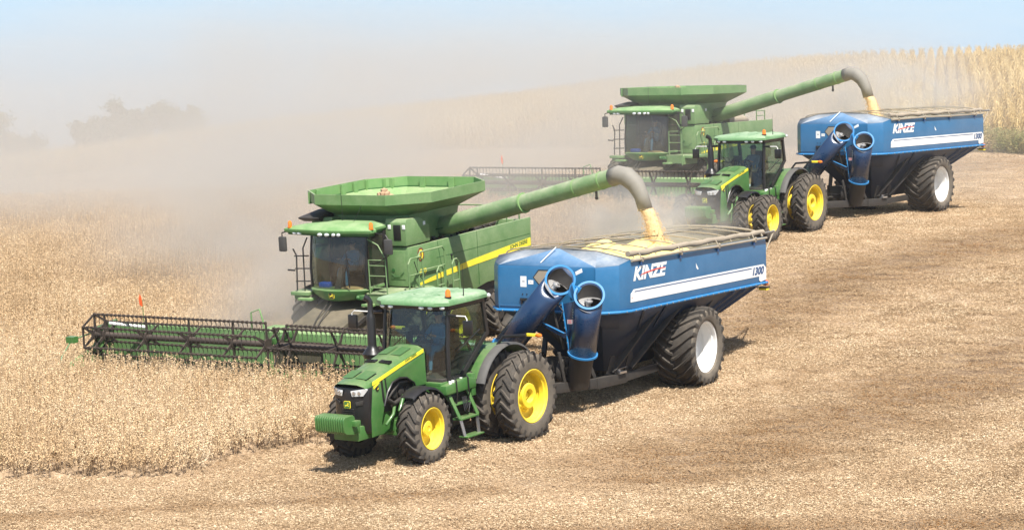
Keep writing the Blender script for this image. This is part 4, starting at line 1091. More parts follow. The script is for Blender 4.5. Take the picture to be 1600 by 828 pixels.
def make_combine():
    t = empty('combine_harvester')
    # body side panels
    for s in (-1, 1):
        poly = [(.78, 3.235), (-5.50, 3.255), (-5.46, 2.2), (-4.95, 1.72), (-2.95, 1.70), (-2.45, 1.62), (-2.20, 1.30), (-.9, 1.28), (.2, 1.9), (.78, 2.15)]
        b = MB().prism(poly, 1, s*1.50, s*1.585); o = obj('side_panel', b, green_c, t, .02)
        b = MB()
        for x in (-2.55,): b.box(x-.008, x+.008, s*1.585 if s > 0 else s*1.59, s*1.59 if s > 0 else s*1.585, 1.70, 3.24)
        b.prism([(-.45, 2.78), (-5.4, 2.78), (-5.4, 2.765), (-.45, 2.765)], 1, s*1.584, s*1.590)
        b.prism([(-.52, 3.23), (-.54, 3.23), (-.9, 1.5), (-.88, 1.5)], 1, s*1.584, s*1.590)
        obj('panel_seam', b, green_d, t)
        # rising yellow stripe
        b = MB().prism([(.42, 2.20), (-.6, 2.33), (-2.2, 2.46), (-5.42, 2.66), (-5.42, 2.43), (-2.4, 2.30), (-.8, 2.20), (.45, 2.13)], 1, s*1.587, s*1.593); obj('stripe', b, yellow_st, t)
    sl = math.atan2(2.55-2.38, -5.2+2.2)
    ang = math.atan2(.20, 3.2)
    m = Matrix.Translation((-4.25, 1.595, 2.425)) @ Matrix.Rotation(ang, 4, 'Y') @ Matrix(((-1,0,0,0),(0,0,1,0),(0,1,0,0),(0,0,0,1)))
    text('lettering', 'JOHN DEERE', green_d, t, m, .155, 1.1, .15, .004, .002)
    text('model_number', '670', yellow_st, t, side_m(.42, 1.590, 2.42), .20, 1.15, .2, .006, .002)
    for s in (1,):
        m = Matrix.Translation((.31, 1.590, 2.97)) @ Matrix(((-1,0,0,0),(0,0,1,0),(0,1,0,0),(0,0,0,1)))
        b = MB().prism([(.31+.16*math.cos(a), 2.97+.20*math.sin(a)) for a in [R(22.5+45*k) for k in range(8)]], 1, 1.585, 1.592); obj('badge_plate', b, paint('maroon_badge', (.16, .03, .02), .4, dust=.3), t)
        b = MB().prism([(.31+.11*math.cos(a), 2.97+.145*math.sin(a)) for a in [R(22.5+45*k) for k in range(8)]], 1, 1.592, 1.595); b.prism([(.31+.035*math.cos(a), 2.97+.09*math.sin(a)) for a in [R(30*k) for k in range(12)]], 1, 1.595, 1.598, 1); obj('badge', b, [yellow_st, MATS['maroon_badge']], t)
    b = MB(); b.box(-5.3, .7, -1.45, 1.45, 1.3, 2.9); b.box(-4.9, -3.0, -1.1, 1.1, .9, 1.4); obj('threshing_body', b, dark, t)
    b = MB(); b.box(-5.5, -5.3, -1.5, 1.5, 1.75, 3.2); obj('rear_hood', b, green_c, t, .04)
    b = MB(); b.prism([(-2.3, 1.35), (-.5, 1.35), (-.7, .75), (-2.0, .75)], 1, 1.30, 1.42)
    for k in range(4): b.cyl((-.9-.5*k, 0, 1.1), .16, 1.42, 1.50, 1, 14)
    obj('drive_pulleys', b, dark, t)
    # engine deck
    b = MB(); b.box(-5.2, -1.0, -1.35, 1.3, 2.9, 3.02); b.box(-3.0, -1.9, -.9, .6, 3.0, 3.35); b.box(-3.6, -3.1, .2, 1.1, 3.0, 3.22)
    for k in range(9): b.tube([(-1.2-.35*k, .7+.06*(k % 3), 3.02), (-1.3-.35*k, .95, 3.22+.04*(k % 2)), (-1.55-.35*k, 1.1, 3.05)], .035, 6)
    obj('engine', b, dark, t, .01)
    b = MB(); b.tube([(-2.9, .85, 3.30), (-4.35, .85, 3.28)], .17, 14); b.tube([(-4.35, .85, 3.28), (-4.6, .85, 3.24), (-4.75, .7, 3.1)], [.13, .11, .09], 10); obj('muffler', b, tarp, t, smooth=50)
    b = MB(); b.prism([(-1.9, 3.1), (-1.9, 4.02), (-2.05, 4.12), (-4.1, 4.10), (-4.45, 3.95), (-4.5, 3.1)], 1, -1.35, -.75); obj('air_screen', b, black_m, t, .05)
    b = MB()
    b.tube([(-4.55, 1.35, 3.2), (-4.55, 1.35, 3.62), (-5.25, 1.35, 3.62), (-5.25, 1.35, 3.2)], .025, 6); b.tube([(-4.55, 1.35, 3.42), (-5.25, 1.35, 3.42)], .018, 6); b.tube([(-4.55, .8, 3.2), (-4.55, .8, 3.62), (-5.25, .8, 3.62)], .022, 6)
    b.tube([(-5.25, 1.35, 3.62), (-5.25, -1.2, 3.62), (-5.25, -1.2, 3.2)], .022, 6)
    obj('deck_rail', b, green_c, t)
    # front cabinets either side of the cab
    for s in (-1, 1):
        poly = [(.95, 3.28), (.95, 3.92), (.88, 4.02), (.25, 3.99), (-.20, 3.72), (-.20, 3.28)]
        b = MB().prism(poly, 1, s*.90, s*1.585); obj('upper_cabinet', b, green_c, t, .03)
        b = MB().box(.30, .90, min(s*.86, s*1.57), max(s*.86, s*1.57), 2.16, 3.245); obj('lower_cabinet', b, green_c, t, .03)
        b = MB().box(.90, .915, min(s*.98, s*1.46), max(s*.98, s*1.46), 2.36, 3.14); o = obj('cabinet_door', b, green_c, t, .006)
        b = MB(); b.cyl((.92, s*1.08, 2.62), .05, 0, .015, 0, 12); b.tube([(.93, s*1.02, 2.5), (.935, s*1.12, 2.44), (.935, s*1.30, 2.45), (.93, s*1.42, 2.56)], .009, 5); obj('door_latch', b, green_d, o)
        b = MB().box(.952, .965, min(s*1.18, s*1.42), max(s*1.18, s*1.42), 3.44, 3.86); obj('cabinet_mirror', b, black, t, .02)
        for y in (1.05, 1.52):
            b = MB().box(.952, .966, min(s*(y-.05), s*(y+.05)), max(s*(y-.05), s*(y+.05)), 3.74, 3.86); obj('reflector', b, whited, t, .01)
        b = MB().box(.02, .12, min(s*1.588, s*1.60), max(s*1.588, s*1.60), 3.76, 3.86); obj('reflector', b, whited, t)
    # grain tank with folding extensions
    def octo(x0, x1, hy, c, z, cx=None): return [(x1, -hy+c, z), (x1, hy-c, z), (x1-c, hy, z), (x0+c, hy, z), (x0, hy-c, z), (x0, -hy+c, z), (x0+c, -hy, z), (x1-c, -hy, z)]
    T0 = octo(-3.25, 1.27, 2.09, .90, 4.42); T1 = octo(-3.25, 1.27, 2.09, .90, 4.70)
    L0 = [(.55, -.95, 4.05), (.55, .95, 4.05), (.35, 1.30, 4.05), (-2.2, 1.30, 4.05), (-2.6, .95, 4.05), (-2.6, -.95, 4.05), (-2.2, -1.30, 4.05), (.35, -1.30, 4.05)]
    B0 = [(.50, -.95, 3.2), (.50, .95, 3.2), (.35, 1.25, 3.2), (-1.0, 1.25, 3.2), (-2.5, .9, 3.0), (-2.5, -.9, 3.0), (-2.2, -1.25, 3.2), (.35, -1.25, 3.2)]
    def shell(name, secs, mat_o, mat_i, th=.03):
        b = MB(); n = 8; m = len(secs); v = [p for s_ in secs for p in s_]
        cx_ = -1.0
        v += [(p[0]-th*(1 if p[0] > cx_ else -1), p[1]-th*(1 if p[1] > 0 else -1), p[2]+(.0)) for s_ in secs for p in s_]
        f = []; mi = []
        for k in range(m-1):
            for i in range(n):
                j = (i+1) % n; f.append((k*n+i, k*n+j, (k+1)*n+j, (k+1)*n+i)); mi.append(0)
                o = m*n; f.append((o+k*n+j, o+k*n+i, o+(k+1)*n+i, o+(k+1)*n+j)); mi.append(1)
        for i in range(n):
            j = (i+1) % n; f.append(((m-1)*n+i, (m-1)*n+j, m*n+(m-1)*n+j, m*n+(m-1)*n+i)); mi.append(0)
            f.append((j, i, m*n+i, m*n+j)); mi.append(0)
        b.v = v; b.f = f; b.m = mi; return obj(name, b, [mat_o, mat_i], t, smooth=12)
    shell('tank_base', [B0, L0], green_c, green_c)
    shell('tank_flare', [L0, T0], green_c, green_s)
    ext = shell('tank_extension', [T0, T1], green_c, green_s)
    b = MB().add(L0 + [(-.5, 0, 3.78)], [(i, (i+1) % 8, 8) for i in range(8)]); obj('tank_floor', b, green_s, t, recalc=False)
    # stiffener brackets inside the far panels and fold line
    b = MB()
    for x, y, ax in ((-3.2, -.6, 0), (-3.2, .4, 0), (-2.4, -2.03, 1), (-1.2, -2.03, 1), (0, -2.03, 1), (.6, -1.85, 1), (-1.8, -2.03, 1), (-2.9, -1.5, 2), (-2.75, -1.68, 2)):
        if ax == 0: b.box(x, x+.05, y-.09, y+.09, 4.36, 4.68)
        elif ax == 1: b.box(x-.09, x+.09, y, y+.05, 4.36, 4.68)
        else: b.box(x-.05, x+.07, y-.05, y+.07, 4.36, 4.68)
    obj('hinge_bracket', b, green_s, t)
    b = MB(); n8 = [Vector(p) for p in T0]; cc = Vector((-1, 0, 4.42))
    for i in range(8):
        a, c = n8[i]*1, n8[(i+1) % 8]*1; a = cc+(a-cc)*.975; c = cc+(c-cc)*.975; b.bar(a, c, .03, .03)
    obj('fold_seam', b, green_d, t)
    b = MB(); vv = []
    for k in range(70):
        a = rng.uniform(0, 2*PI); rr_ = rng.uniform(0, .30); x, y = .25+rr_*math.cos(a), .45+rr_*math.sin(a)*1.2; z = 4.30+max(0, .36-rr_*1.1)+rng.uniform(-.04, .08)
        b.sphere((x, y, z), rng.uniform(.05, .12), 3, 0, (1, 1, .7))
    lu = obj('straw_lump', b, lump, t, smooth=20)
    b = MB(); b.prism([(-1.6, 1.05), (-.6, 1.05), (-.6, 1.3), (-1.6, 1.3)], 2, 4.02, 4.06); obj('tank_decal', b, green_s, t)
    for x, y in ((-.35, 1.20),):
        b = MB().sphere((.2, 1.65, 4.28), .12, 6, 0, (1.1, .4, .5)); obj('tank_window', b, whited, t)
    # dark covers under the tank behind the cab, right side
    b = MB().prism([(.9, 3.9), (1.15, 4.0), (1.15, 4.04), (.2, 4.15), (-.6, 4.15), (-.6, 3.9)], 1, -1.9, -1.2); obj('side_cover', b, black_m, t, .03)
    # cab
    ws = [(1.20, .93), (1.95, .92), (2.18, .62), (2.28, .2), (2.28, -.2), (2.18, -.62), (1.95, -.92), (1.20, -.93)]
    b = MB().loft([[(x, y, 2.24) for x, y in ws[1:-1]], [(x+.02, y, 2.8) for x, y in ws[1:-1]], [(x-.03, y, 3.3) for x, y in ws[1:-1]], [(x-.12, y, 3.72) for x, y in ws[1:-1]]], closed=False, cap=False)
    obj('windscreen', b, glass_c, t, recalc=False, smooth=60)
    for s in (-1, 1):
        b = MB().prism([(1.93, 2.24), (1.22, 2.24), (1.05, 2.6), (1.05, 3.68), (1.82, 3.70), (1.93, 3.2)], 1, s*.915, s*.922); obj('side_window', b, glass_c, t)
        b = MB().tube([(1.96, s*.93, 2.2), (1.975, s*.93, 2.8), (1.84, s*.93, 3.72)], .035, 7); b.tube([(1.05, s*.93, 2.2), (1.05, s*.93, 3.72)], .05, 7); obj('cab_pillar', b, black, t)
        b = MB().bar((1.2, s*.93, 2.26), (1.95, s*.93, 2.26), .05, .07); obj('door_sill', b, green_c, t)
    b = MB(); b.box(.95, 2.0, -.90, .90, 2.12, 2.22); b.box(.95, 1.0, -.9, .9, 2.2, 3.7); obj('cab_floor', b, black_m, t)
    b = MB(); b.box(1.2, 1.6, -.26, .26, 2.5, 2.66); b.box(1.12, 1.24, -.25, .25, 2.6, 3.35); b.box(1.25, 1.7, -.55, -.33, 2.5, 2.9); obj('seat', b, seatm, t, .04)
    b = MB(); b.loft([[(2.12, -.08, 2.24), (2.12, .12, 2.24), (1.95, .12, 2.24), (1.95, -.08, 2.24)], [(1.98, -.04, 2.62), (1.98, .09, 2.62), (1.86, .09, 2.62), (1.86, -.04, 2.62)], [(1.86, 0, 2.86), (1.86, .06, 2.86), (1.80, .06, 2.86), (1.80, 0, 2.86)]]); obj('steering_column', b, greyf, t, .02)
    b = MB(); pts = [(1.78+.05*math.cos(a), .03+.2*math.sin(a), 2.86+.1*math.cos(a)) for a in [2*PI*k/16 for k in range(17)]]; b.tube(pts, .015, 6); obj('steering_wheel', b, black, t)
    b = MB(); b.box(1.72, 1.98, -.72, -.36, 2.23, 2.38); obj('blue_cooler', b, cloth_b, t, .05)
    b = MB(); b.sphere((2.0, .45, 2.24), .3, 6, 0, (.5, 1.3, .25)); obj('floor_mat', b, khaki, t)
    b = MB().tube([(2.11, .35, 3.66), (2.25, .50, 3.0), (2.27, .55, 2.6)], .014, 5); b.bar((2.29, .50, 2.95), (2.30, .58, 2.32), .02, .03); obj('wiper', b, black, t)
    # roof with lamp visor
    def rs(pts, z, e=1.0): return [(1.5+(x-1.5)*e, y*e, z) for x, y in pts]
    rp_ = [(2.30, -.55), (2.34, 0), (2.30, .55), (2.22, .98), (2.20, 1.30), (1.95, 1.32), (1.75, 1.05), (.92, .95), (.92, -.95), (1.75, -1.05), (1.95, -1.62), (2.14, -1.64), (2.24, -.98)]
    b = MB().loft([rs(rp_, 3.76, .97), rs(rp_, 3.80), rs(rp_, 3.86), rs(rp_, 3.91, .93), rs([(x, y*.9) for x, y in rp_], 3.98, .75), rs([(x, y*.9) for x, y in rp_], 4.01, .4)]); obj('cab_roof', b, paint('green_combine_roof', (.07, .25, .05), .45, dust=.7, dustcol=(.40, .42, .26)), t, smooth=35)
    b = MB().loft([rs(rp_, 3.70, .93), rs(rp_, 3.765, .95)]); obj('roof_underside', b, green_d, t)
    for y, x in ((-1.28, 2.16), (-1.10, 2.19), (-.30, 2.34), (-.06, 2.35), (.16, 2.345), (.32, 2.335)):
        b = MB().sphere((x-.02, y, 3.745), .062, 7, 0, (.8, 1.35 if y < .1 else 1, .8)); obj('work_light', b, lens, t)
    for y in (-1.46, 1.26):
        b = MB().rev([(0, .07), (.02, .07), (.02, .055), (.13, .06), (.18, .035), (.195, .001)], 14, (2.10, y, 3.89), 2); obj('beacon', b, amber, t)
        b = MB().cyl((2.10, y, 3.85), .06, 0, .045, 2, 12); obj('beacon_base', b, green_d, t)
    b = MB(); b.tube([(1.3, -.25, 3.99), (1.28, -.27, 4.80)], .006, 4); b.cyl((1.3, -.25, 3.99), .03, 0, .03, 2, 8); obj('antenna', b, black, t)
    b = MB(); b.tube([(1.5, .25, 3.98), (1.15, .45, 4.62)], .006, 4); b.cyl((1.5, .25, 3.98), .03, 0, .03, 2, 8); obj('antenna', b, black, t)
    # mirrors
    b = MB().tube([(2.08, -1.6, 3.78), (2.12, -1.74, 3.74), (2.12, -1.74, 3.62)], .02, 6); b.tube([(2.0, 1.3, 3.78), (2.10, 1.72, 3.74), (2.10, 1.80, 3.62)], .02, 6); b.tube([(2.1, 1.78, 3.2), (2.0, 1.4, 3.0), (1.9, .97, 2.9)], .018, 6); obj('mirror_arm', b, black, t)
    for y in (-1.74, 1.80):
        b = MB().box(2.06, 2.16, y-.12, y+.12, 3.22, 3.64); obj('mirror', b, greyf, t, .045)
    # green bumper below the windscreen
    bp = [(1.93, 1.02), (2.20, .72), (2.36, .22), (2.36, -.22), (2.20, -.72), (1.93, -1.0), (1.80, -.98), (1.80, 1.0)]
    b = MB().loft([[(x-.12, y*.45, 1.92) for x, y in bp], [(x-.04, y*.66, 1.96) for x, y in bp], [(x, y*.93, 2.10) for x, y in bp], [(x+.02, y, 2.22) for x, y in bp], [(x-.03, y*.98, 2.25) for x, y in bp]]); obj('bumper', b, green, t, smooth=40)
    badge(t, front_m(2.36, 0, 2.10), .15, .15, black, yellow_st, True)
    b = MB(); b.box(2.05, 2.20, .72, .98, 1.98, 2.10); b.sphere((2.2, .76, 2.04), .06, 5); b.sphere((2.14, .92, 2.07), .05, 5); obj('side_lamp', b, green_d, t, .01)
    obj('foot_step', MB().box(2.0, 2.25, -1.25, -.80, 1.90, 1.97), green_s, t, .01); obj('foot_step', MB().box(2.0, 2.2, .85, 1.2, 1.80, 1.87), green_s, t, .01)
    # platform, ladder, rails on the left
    b = MB(); b.box(.92, 2.05, .95, 1.62, 2.06, 2.14); b.box(.3, 1.9, 1.55, 1.95, 2.02, 2.12); b.box(1.95, 2.05, .95, 1.62, 1.82, 2.14); b.box(.92, 2.0, 1.58, 1.66, 1.78, 2.10); obj('platform', b, green_c, t, .01)
    for s in (1,):
        b = MB()
        for x0, x1 in ((2.02, 1.62),):
            b.tube([(x0, 1.62, 1.75), (x0, 1.60, 3.1), (x0-.05, 1.35, 3.45), (1.95, 1.0, 3.6)], .017, 6)
            b.tube([(x0, 1.05, 1.9), (x0, 1.05, 3.05), (x0, 1.60, 3.05)], .018, 6)
            for z in (2.3, 2.62, 2.9): b.tube([(x0, 1.05, z), (x0, 1.61, z)], .013, 6)
        obj('front_rail', b, green_c, t)
        for (x0, x1, z0, z1, y) in ((1.45, .78, 2.1, 3.0, 1.95), (.95, -.35, 2.1, 3.12, 1.93), (.25, -.10, 1.6, 2.62, 2.05), (-.62, -.95, 1.5, 2.70, 1.98)):
            b = MB().tube([(x0, y, z0), (x0, y, z1-.12), (x0-.1, y, z1), (x1+.1, y, z1), (x1, y, z1-.12), (x1, y, z0)], .024, 6)
            b.tube([(x0, y, (z0+z1)/2), (x1, y, (z0+z1)/2)], .018, 6); obj('hand_rail', b, green_c, t)
        b = MB()
        for k in range(5): b.box(-.1, .35, 1.62+.08*k, 1.82+.08*k, 1.95-.32*k, 1.98-.32*k)
        b.bar((-.1, 1.65, 2.0), (-.1, 2.1, .55), .03, .1); b.bar((.35, 1.65, 2.0), (.35, 2.1, .55), .03, .1); obj('ladder', b, green_c, t)
        b = MB().tube([(1.1, 1.9, 2.9), (.95, 1.92, 2.5), (.75, 1.92, 2.35), (.6, 1.94, 2.5)], .012, 5); b.tube([(-.62, 1.98, 2.7), (-.62, 1.98, 2.82)], .02, 6); b.sphere((-.62, 1.98, 2.84), .04, 4); obj('cable', b, black, t)
    b = MB()
    b.tube([(1.95, -1.2, 2.1), (1.9, -1.22, 3.3), (1.95, -1.02, 3.6)], .02, 6); b.tube([(2.1, -1.35, 2.15), (2.0, -1.38, 3.1), (2.05, -1.45, 3.3)], .022, 6)
    for z in (2.4, 2.75, 3.1): b.tube([(1.95, -1.0, z), (2.05, -1.42, z)], .018, 6)
    b.tube([(2.05, -1.42, 2.7), (2.12, -1.62, 2.72)], .025, 6)
    obj('right_rail', b, black_m, t)
    b = MB(); b.box(1.6, 2.15, -1.55, -.95, 2.02, 2.12); b.box(1.75, 2.05, -1.5, -1.2, 1.9, 2.02); obj('right_platform', b, green_c, t, .01)
    # feeder house
    b = MB().loft([[(1.0, -.85, 1.15), (1.0, .85, 1.15), (1.0, .85, 2.0), (1.0, -.85, 2.0)], [(3.95, -.85, .35), (3.95, .85, .35), (3.95, .85, 1.15), (3.95, -.85, 1.15)]])
    o = obj('feeder_house', b, feedm, t, .03)
    b = MB(); b.bar((1.3, .9, 1.75), (3.8, .9, .95), .07, .10); b.bar((1.3, -.9, 1.75), (3.8, -.9, .95), .07, .10); b.bar((1.0, .5, 1.0), (3.2, .5, .40), .09, .09)
    for k in range(2):
        b.tube([(1.4+.2*k, -.4+.5*k, 1.98-.05*k), (2.0+.2*k, -.3+.2*k, 1.95-.07*k), (2.8+.1*k, -.2+.2*k, 1.55-.03*k), (3.7, .2+.12*k, 1.3)], .02, 5)
    obj('feeder_drive', b, dark, t)
    b = MB(); b.box(3.0, 3.9, -1.5, -.9, 1.05, 1.35); b.tube([(3.5, -1.9, 1.2), (3.5, -1.9, 1.75), (3.5, -1.6, 1.85), (3.5, -1.5, 1.5), (3.5, -1.5, 1.1)], .028, 6); obj('header_coupler', b, green_s, t, .02)
    # header
    HY = 6.42
    b = MB(); b.prism([(4.10, .30), (4.10, 1.36), (4.02, 1.42), (3.90, 1.40), (3.90, .25)], 1, -HY, -.9); b.prism([(4.10, .30), (4.10, 1.36), (4.02, 1.42), (3.90, 1.40), (3.90, .25)], 1, .9, HY)
    b.prism([(4.10, 1.15), (4.10, 1.36), (4.02, 1.42), (3.90, 1.40), (3.90, 1.15)], 1, -.9, .9); obj('header_backsheet', b, green_s, t, .01)
    b = MB(); b.box(3.92, 4.12, -HY, HY, .26, .34); b.prism([(4.1, .30), (5.25, .16), (5.25, .12), (4.1, .22)], 1, -HY, HY); b.prism([(5.2, .13), (5.40, .10), (5.40, .085), (5.2, .09)], 1, -HY, HY)
    obj('header_floor', b, green, t)
    b = MB(); b.prism([(4.14, .32), (5.15, .20), (5.15, .23), (4.14, .36)], 1, -HY+.1, -.95); b.prism([(4.14, .32), (5.15, .20), (5.15, .23), (4.14, .36)], 1, .95, HY-.1); obj('draper_belt', b, black_m, t)
    b = MB()
    for k in range(168): y = -HY+.05+(2*HY-.1)*k/167; b.prism([(5.36, y-.03), (5.48, y), (5.36, y+.03)], 2, .085, .10)
    obj('cutter_bar', b, dark, t)
    for s in (-1, 1):
        b = MB().prism([(3.9, .2), (3.9, 1.42), (4.3, 1.40), (4.9, .85), (5.9, .55), (6.45, .30), (6.3, .15), (5.2, .10)], 1, s*HY, s*(HY+.05)); o = obj('crop_divider', b, green_s, t, .015)
        b = MB().loft([[(5.4, s*HY-.10, .18), (5.4, s*HY+.12, .18), (5.4, s*HY+.06, .72), (5.4, s*HY-.02, .72)], [(6.9, s*HY-.01, .12), (6.9, s*HY+.03, .12), (6.9, s*HY+.02, .22), (6.9, s*HY, .22)]]); obj('divider_nose', b, green_s, o)
        b = MB().tube([(6.3, s*(HY+.05), .35), (6.0, s*(HY+.15), .75), (5.62, s*(HY+.1), 1.15), (4.9, s*(HY-.05), 1.25)], .022, 6); b.box(5.52, 5.72, min(s*(HY-.05), s*(HY+.22)), max(s*(HY-.05), s*(HY+.22)), 1.08, 1.25); obj('divider_rod', b, green, o)
    # reel arms and lift cylinders
    for y in (-6.30, -.02, 6.30):
        b = MB().bar((4.0, y, 1.40), (4.98, y, 1.30), .10, .16); b.bar((4.0, y, 1.0), (4.7, y, 1.22), .06, .08); obj('reel_arm', b, green, t, .01)
    for y in (-5.55, 5.55):
        b = MB().tube([(4.15, y+.5, 1.32), (4.75, y-.35, 1.50)], .045, 8); obj('reel_cylinder', b, whitep, t)
    reel(t, -6.20, -.22, 5.0, 1.22, R(90), 4)
    reel(t, .18, 6.16, 4.95, 1.20, R(62), 4)
    b = MB().tube([(4.0, -5.3, 1.4), (4.0, -5.3, 2.05)], .012, 5, mi=0); b.prism([(4.0, 1.86), (4.0, 1.95), (4.05, 2.16), (4.08, 2.22), (4.13, 2.10), (4.11, 1.92)], 1, -5.31, -5.295, 1)
    obj('flag', b, [green, orange], t)
    # unloading auger swung out to the left
    a0, a1 = Vector((-1.35, .85, 3.42)), Vector((-.52, 7.35, 5.06))
    b = MB(); u = a1-a0
    b.tube([a0, a0+u*.52], .262, 26); b.tube([a0+u*.52, a1], .235, 26)
    ag = obj('unloading_auger', b, auger_c, t, smooth=50)
    d_ = u.normalized()
    for f_, r_ in ((.52, .285), (.93, .25), (.80, .245)):
        c_ = a0+u*f_; b = MB().tube([c_-d_*.025, c_+d_*.025], r_, 26); obj('auger_band', b, green_s, ag)
    b = MB().tube([a0+u*.90+Vector((0, 0, -.24)), a0+u*.90+Vector((0, 0, -.38))], .035, 6); b.sphere(a0+u*.90+Vector((0, 0, -.42)), .05, 5); obj('auger_lamp', b, greyf, ag)
    b = MB().tube([a0+Vector((-.1, -.35, -1.0)), a0+Vector((-.05, -.15, -.3)), a0+u*.03], .30, 20); b.bar(a0+Vector((.35, .1, .0)), a0+u*.10+Vector((.3, 0, -.05)), .05, .03); obj('auger_elbow', b, green_d, t, smooth=50)
    b = MB(); b.box(-1.25, -.45, 1.1, 1.5, 3.0, 3.25); b.cyl((-.7, 1.35, 3.25), .06, 0, .08, 2, 8); b.cyl((-1.0, 1.45, 3.24), .05, 0, .07, 2, 8); obj('auger_saddle', b, black_m, t, .01)
    # rubber spout
    e = Vector((-.52, 7.35, 5.06))
    def ell(c, n_, ru, rw, k=16):
        n_ = Vector(n_).normalized(); u_ = Vector((1, 0, 0)); u_ = (u_-n_*u_.dot(n_)).normalized(); w_ = n_.cross(u_)
        return [Vector(c)+u_*(ru*math.cos(2*PI*i/k))+w_*(rw*math.sin(2*PI*i/k)) for i in range(k)]
    secs = [ell(e-d_*.12, d_, .245, .245), ell(e+Vector((.01, .12, .05)), (0, 1, .10), .25, .25), ell(e+Vector((.02, .36, .0)), (0, 1, -.45), .25, .26), ell(e+Vector((.02, .60, -.20)), (0, .75, -.9), .22, .24), ell(e+Vector((.02, .76, -.50)), (0, .35, -1), .19, .20), ell(e+Vector((.02, .86, -.86)), (0, .22, -1), .17, .20)]
    b = MB().loft(secs, cap=False); o = obj('spout', b, rubberspout, t, smooth=60, recalc=False); md = o.modifiers.new('s', 'SOLIDIFY'); md.thickness = .02
    # wheels
    for s in (-1, 1):
        wheel(t, 0, s*1.50, .99, .52, .56, 22, 'combine', s, -1, 0, skew=.25, lw=.055)
        wheel(t, 0, s*2.28, .99, .52, .56, 22, 'combine', s, -1, 0, skew=.25, lw=.055)
        rw = wheel(t, -3.75, s*1.42, .72, .56, .42, 18, 'combine', s, -1, 0, skew=.22, lw=.05)
        for ch in rw.children:
            if ch.name.split('.')[0] != 'tyre': ch.data.materials.clear(); ch.data.materials.append(dark)
    b = MB().tube([(0, -2.2, 1.0), (0, 2.2, 1.0)], .14, 12); b.tube([(-3.75, -1.3, .75), (-3.75, 1.3, .75)], .10, 10); b.box(-.4, .5, -.9, .9, .9, 1.4); obj('axle', b, dark, t)
    return t
co = make_combine(); co2 = copy_tree(co)
co.matrix_world = POSE['H1']; co2.matrix_world = POSE['H2']
tag(co, 'green combine harvester cutting beside the nearer tractor, its auger swung over the nearer cart', 'combine', 'green combine harvesters')
tag(co2, 'green combine harvester half veiled in dust, unloading into the farther grain cart', 'combine', 'green combine harvesters')

# drivers
drv = [('T1', (1.08, -.02, 2.12), shirt, jeans, shoe, capb, 1.0, 6, 'driver in blue jeans seated in the cab of the nearer tractor'),
       ('T2', (1.08, -.02, 2.12), shirtg, khaki, shoew, capb, 1.0, 6, 'driver with bare legs and white shoes in the cab of the farther tractor'),
       ('H1', (1.38, .05, 2.62), shirt, jeans, shoe, capb, .92, 6, 'driver in blue behind the big windscreen of the nearer combine'),
       ('H2', (1.38, .05, 2.62), shirt, jeans, shoe, capb, .92, 6, 'driver in blue behind the dusty windscreen of the farther combine')]
for k, loc, a_, b_, c_, d_, sc_, ln, lab in drv: person(lab, POSE[k], loc, a_, b_, c_, d_, 'drivers in the cabs', True, sc_, ln)

# falling grain: a loose column of beans, widening and curving as it drops
def stream(pose, top, bot, r0, r1, label, n=11000):
    top, bot = Vector(top), Vector(bot); b = MB()
    path = [top + (bot-top)*f + Vector((0, .22, 0))*(math.sqrt(f)-f) for f in [k/10 for k in range(11)]]
    b.tube(path, [r0*.80 + (r1-r0)*.5*k/10*.9 for k in range(11)], 14)
    for i in range(n):
        f = rng.uniform(0, 1)**.85; a = rng.uniform(0, 2*PI); q = abs(rng.normal(0, .48)); rr_ = (r0+(r1-r0)*f)*q
        p = top + (bot-top)*f + Vector((0, .22, 0))*(math.sqrt(f)-f); s = rng.uniform(.006, .012)
        c = (p.x+rr_*math.cos(a), p.y+rr_*math.sin(a), p.z)
        b.add([(c[0]+s, c[1], c[2]), (c[0]-s, c[1], c[2]), (c[0], c[1]+s, c[2]), (c[0], c[1]-s, c[2]), (c[0], c[1], c[2]+s*1.6), (c[0], c[1], c[2]-s*1.6)],
              [(0, 2, 4), (2, 1, 4), (1, 3, 4), (3, 0, 4), (2, 0, 5), (1, 2, 5), (3, 1, 5), (0, 3, 5)])
    o = obj('falling_grain', b, grainm, None, recalc=False); o.matrix_world = pose; tag(o, label, 'grain', None, 'stuff'); return o
stream(POSE['H1'], (-.50, 8.20, 4.25), (-.42, 8.62, 3.15), .19, .34, 'stream of soybeans falling from the nearer auger spout')
stream(POSE['H2'], (-.50, 8.20, 4.25), (-.44, 8.60, 3.10), .19, .34, 'stream of soybeans falling from the farther auger spout')

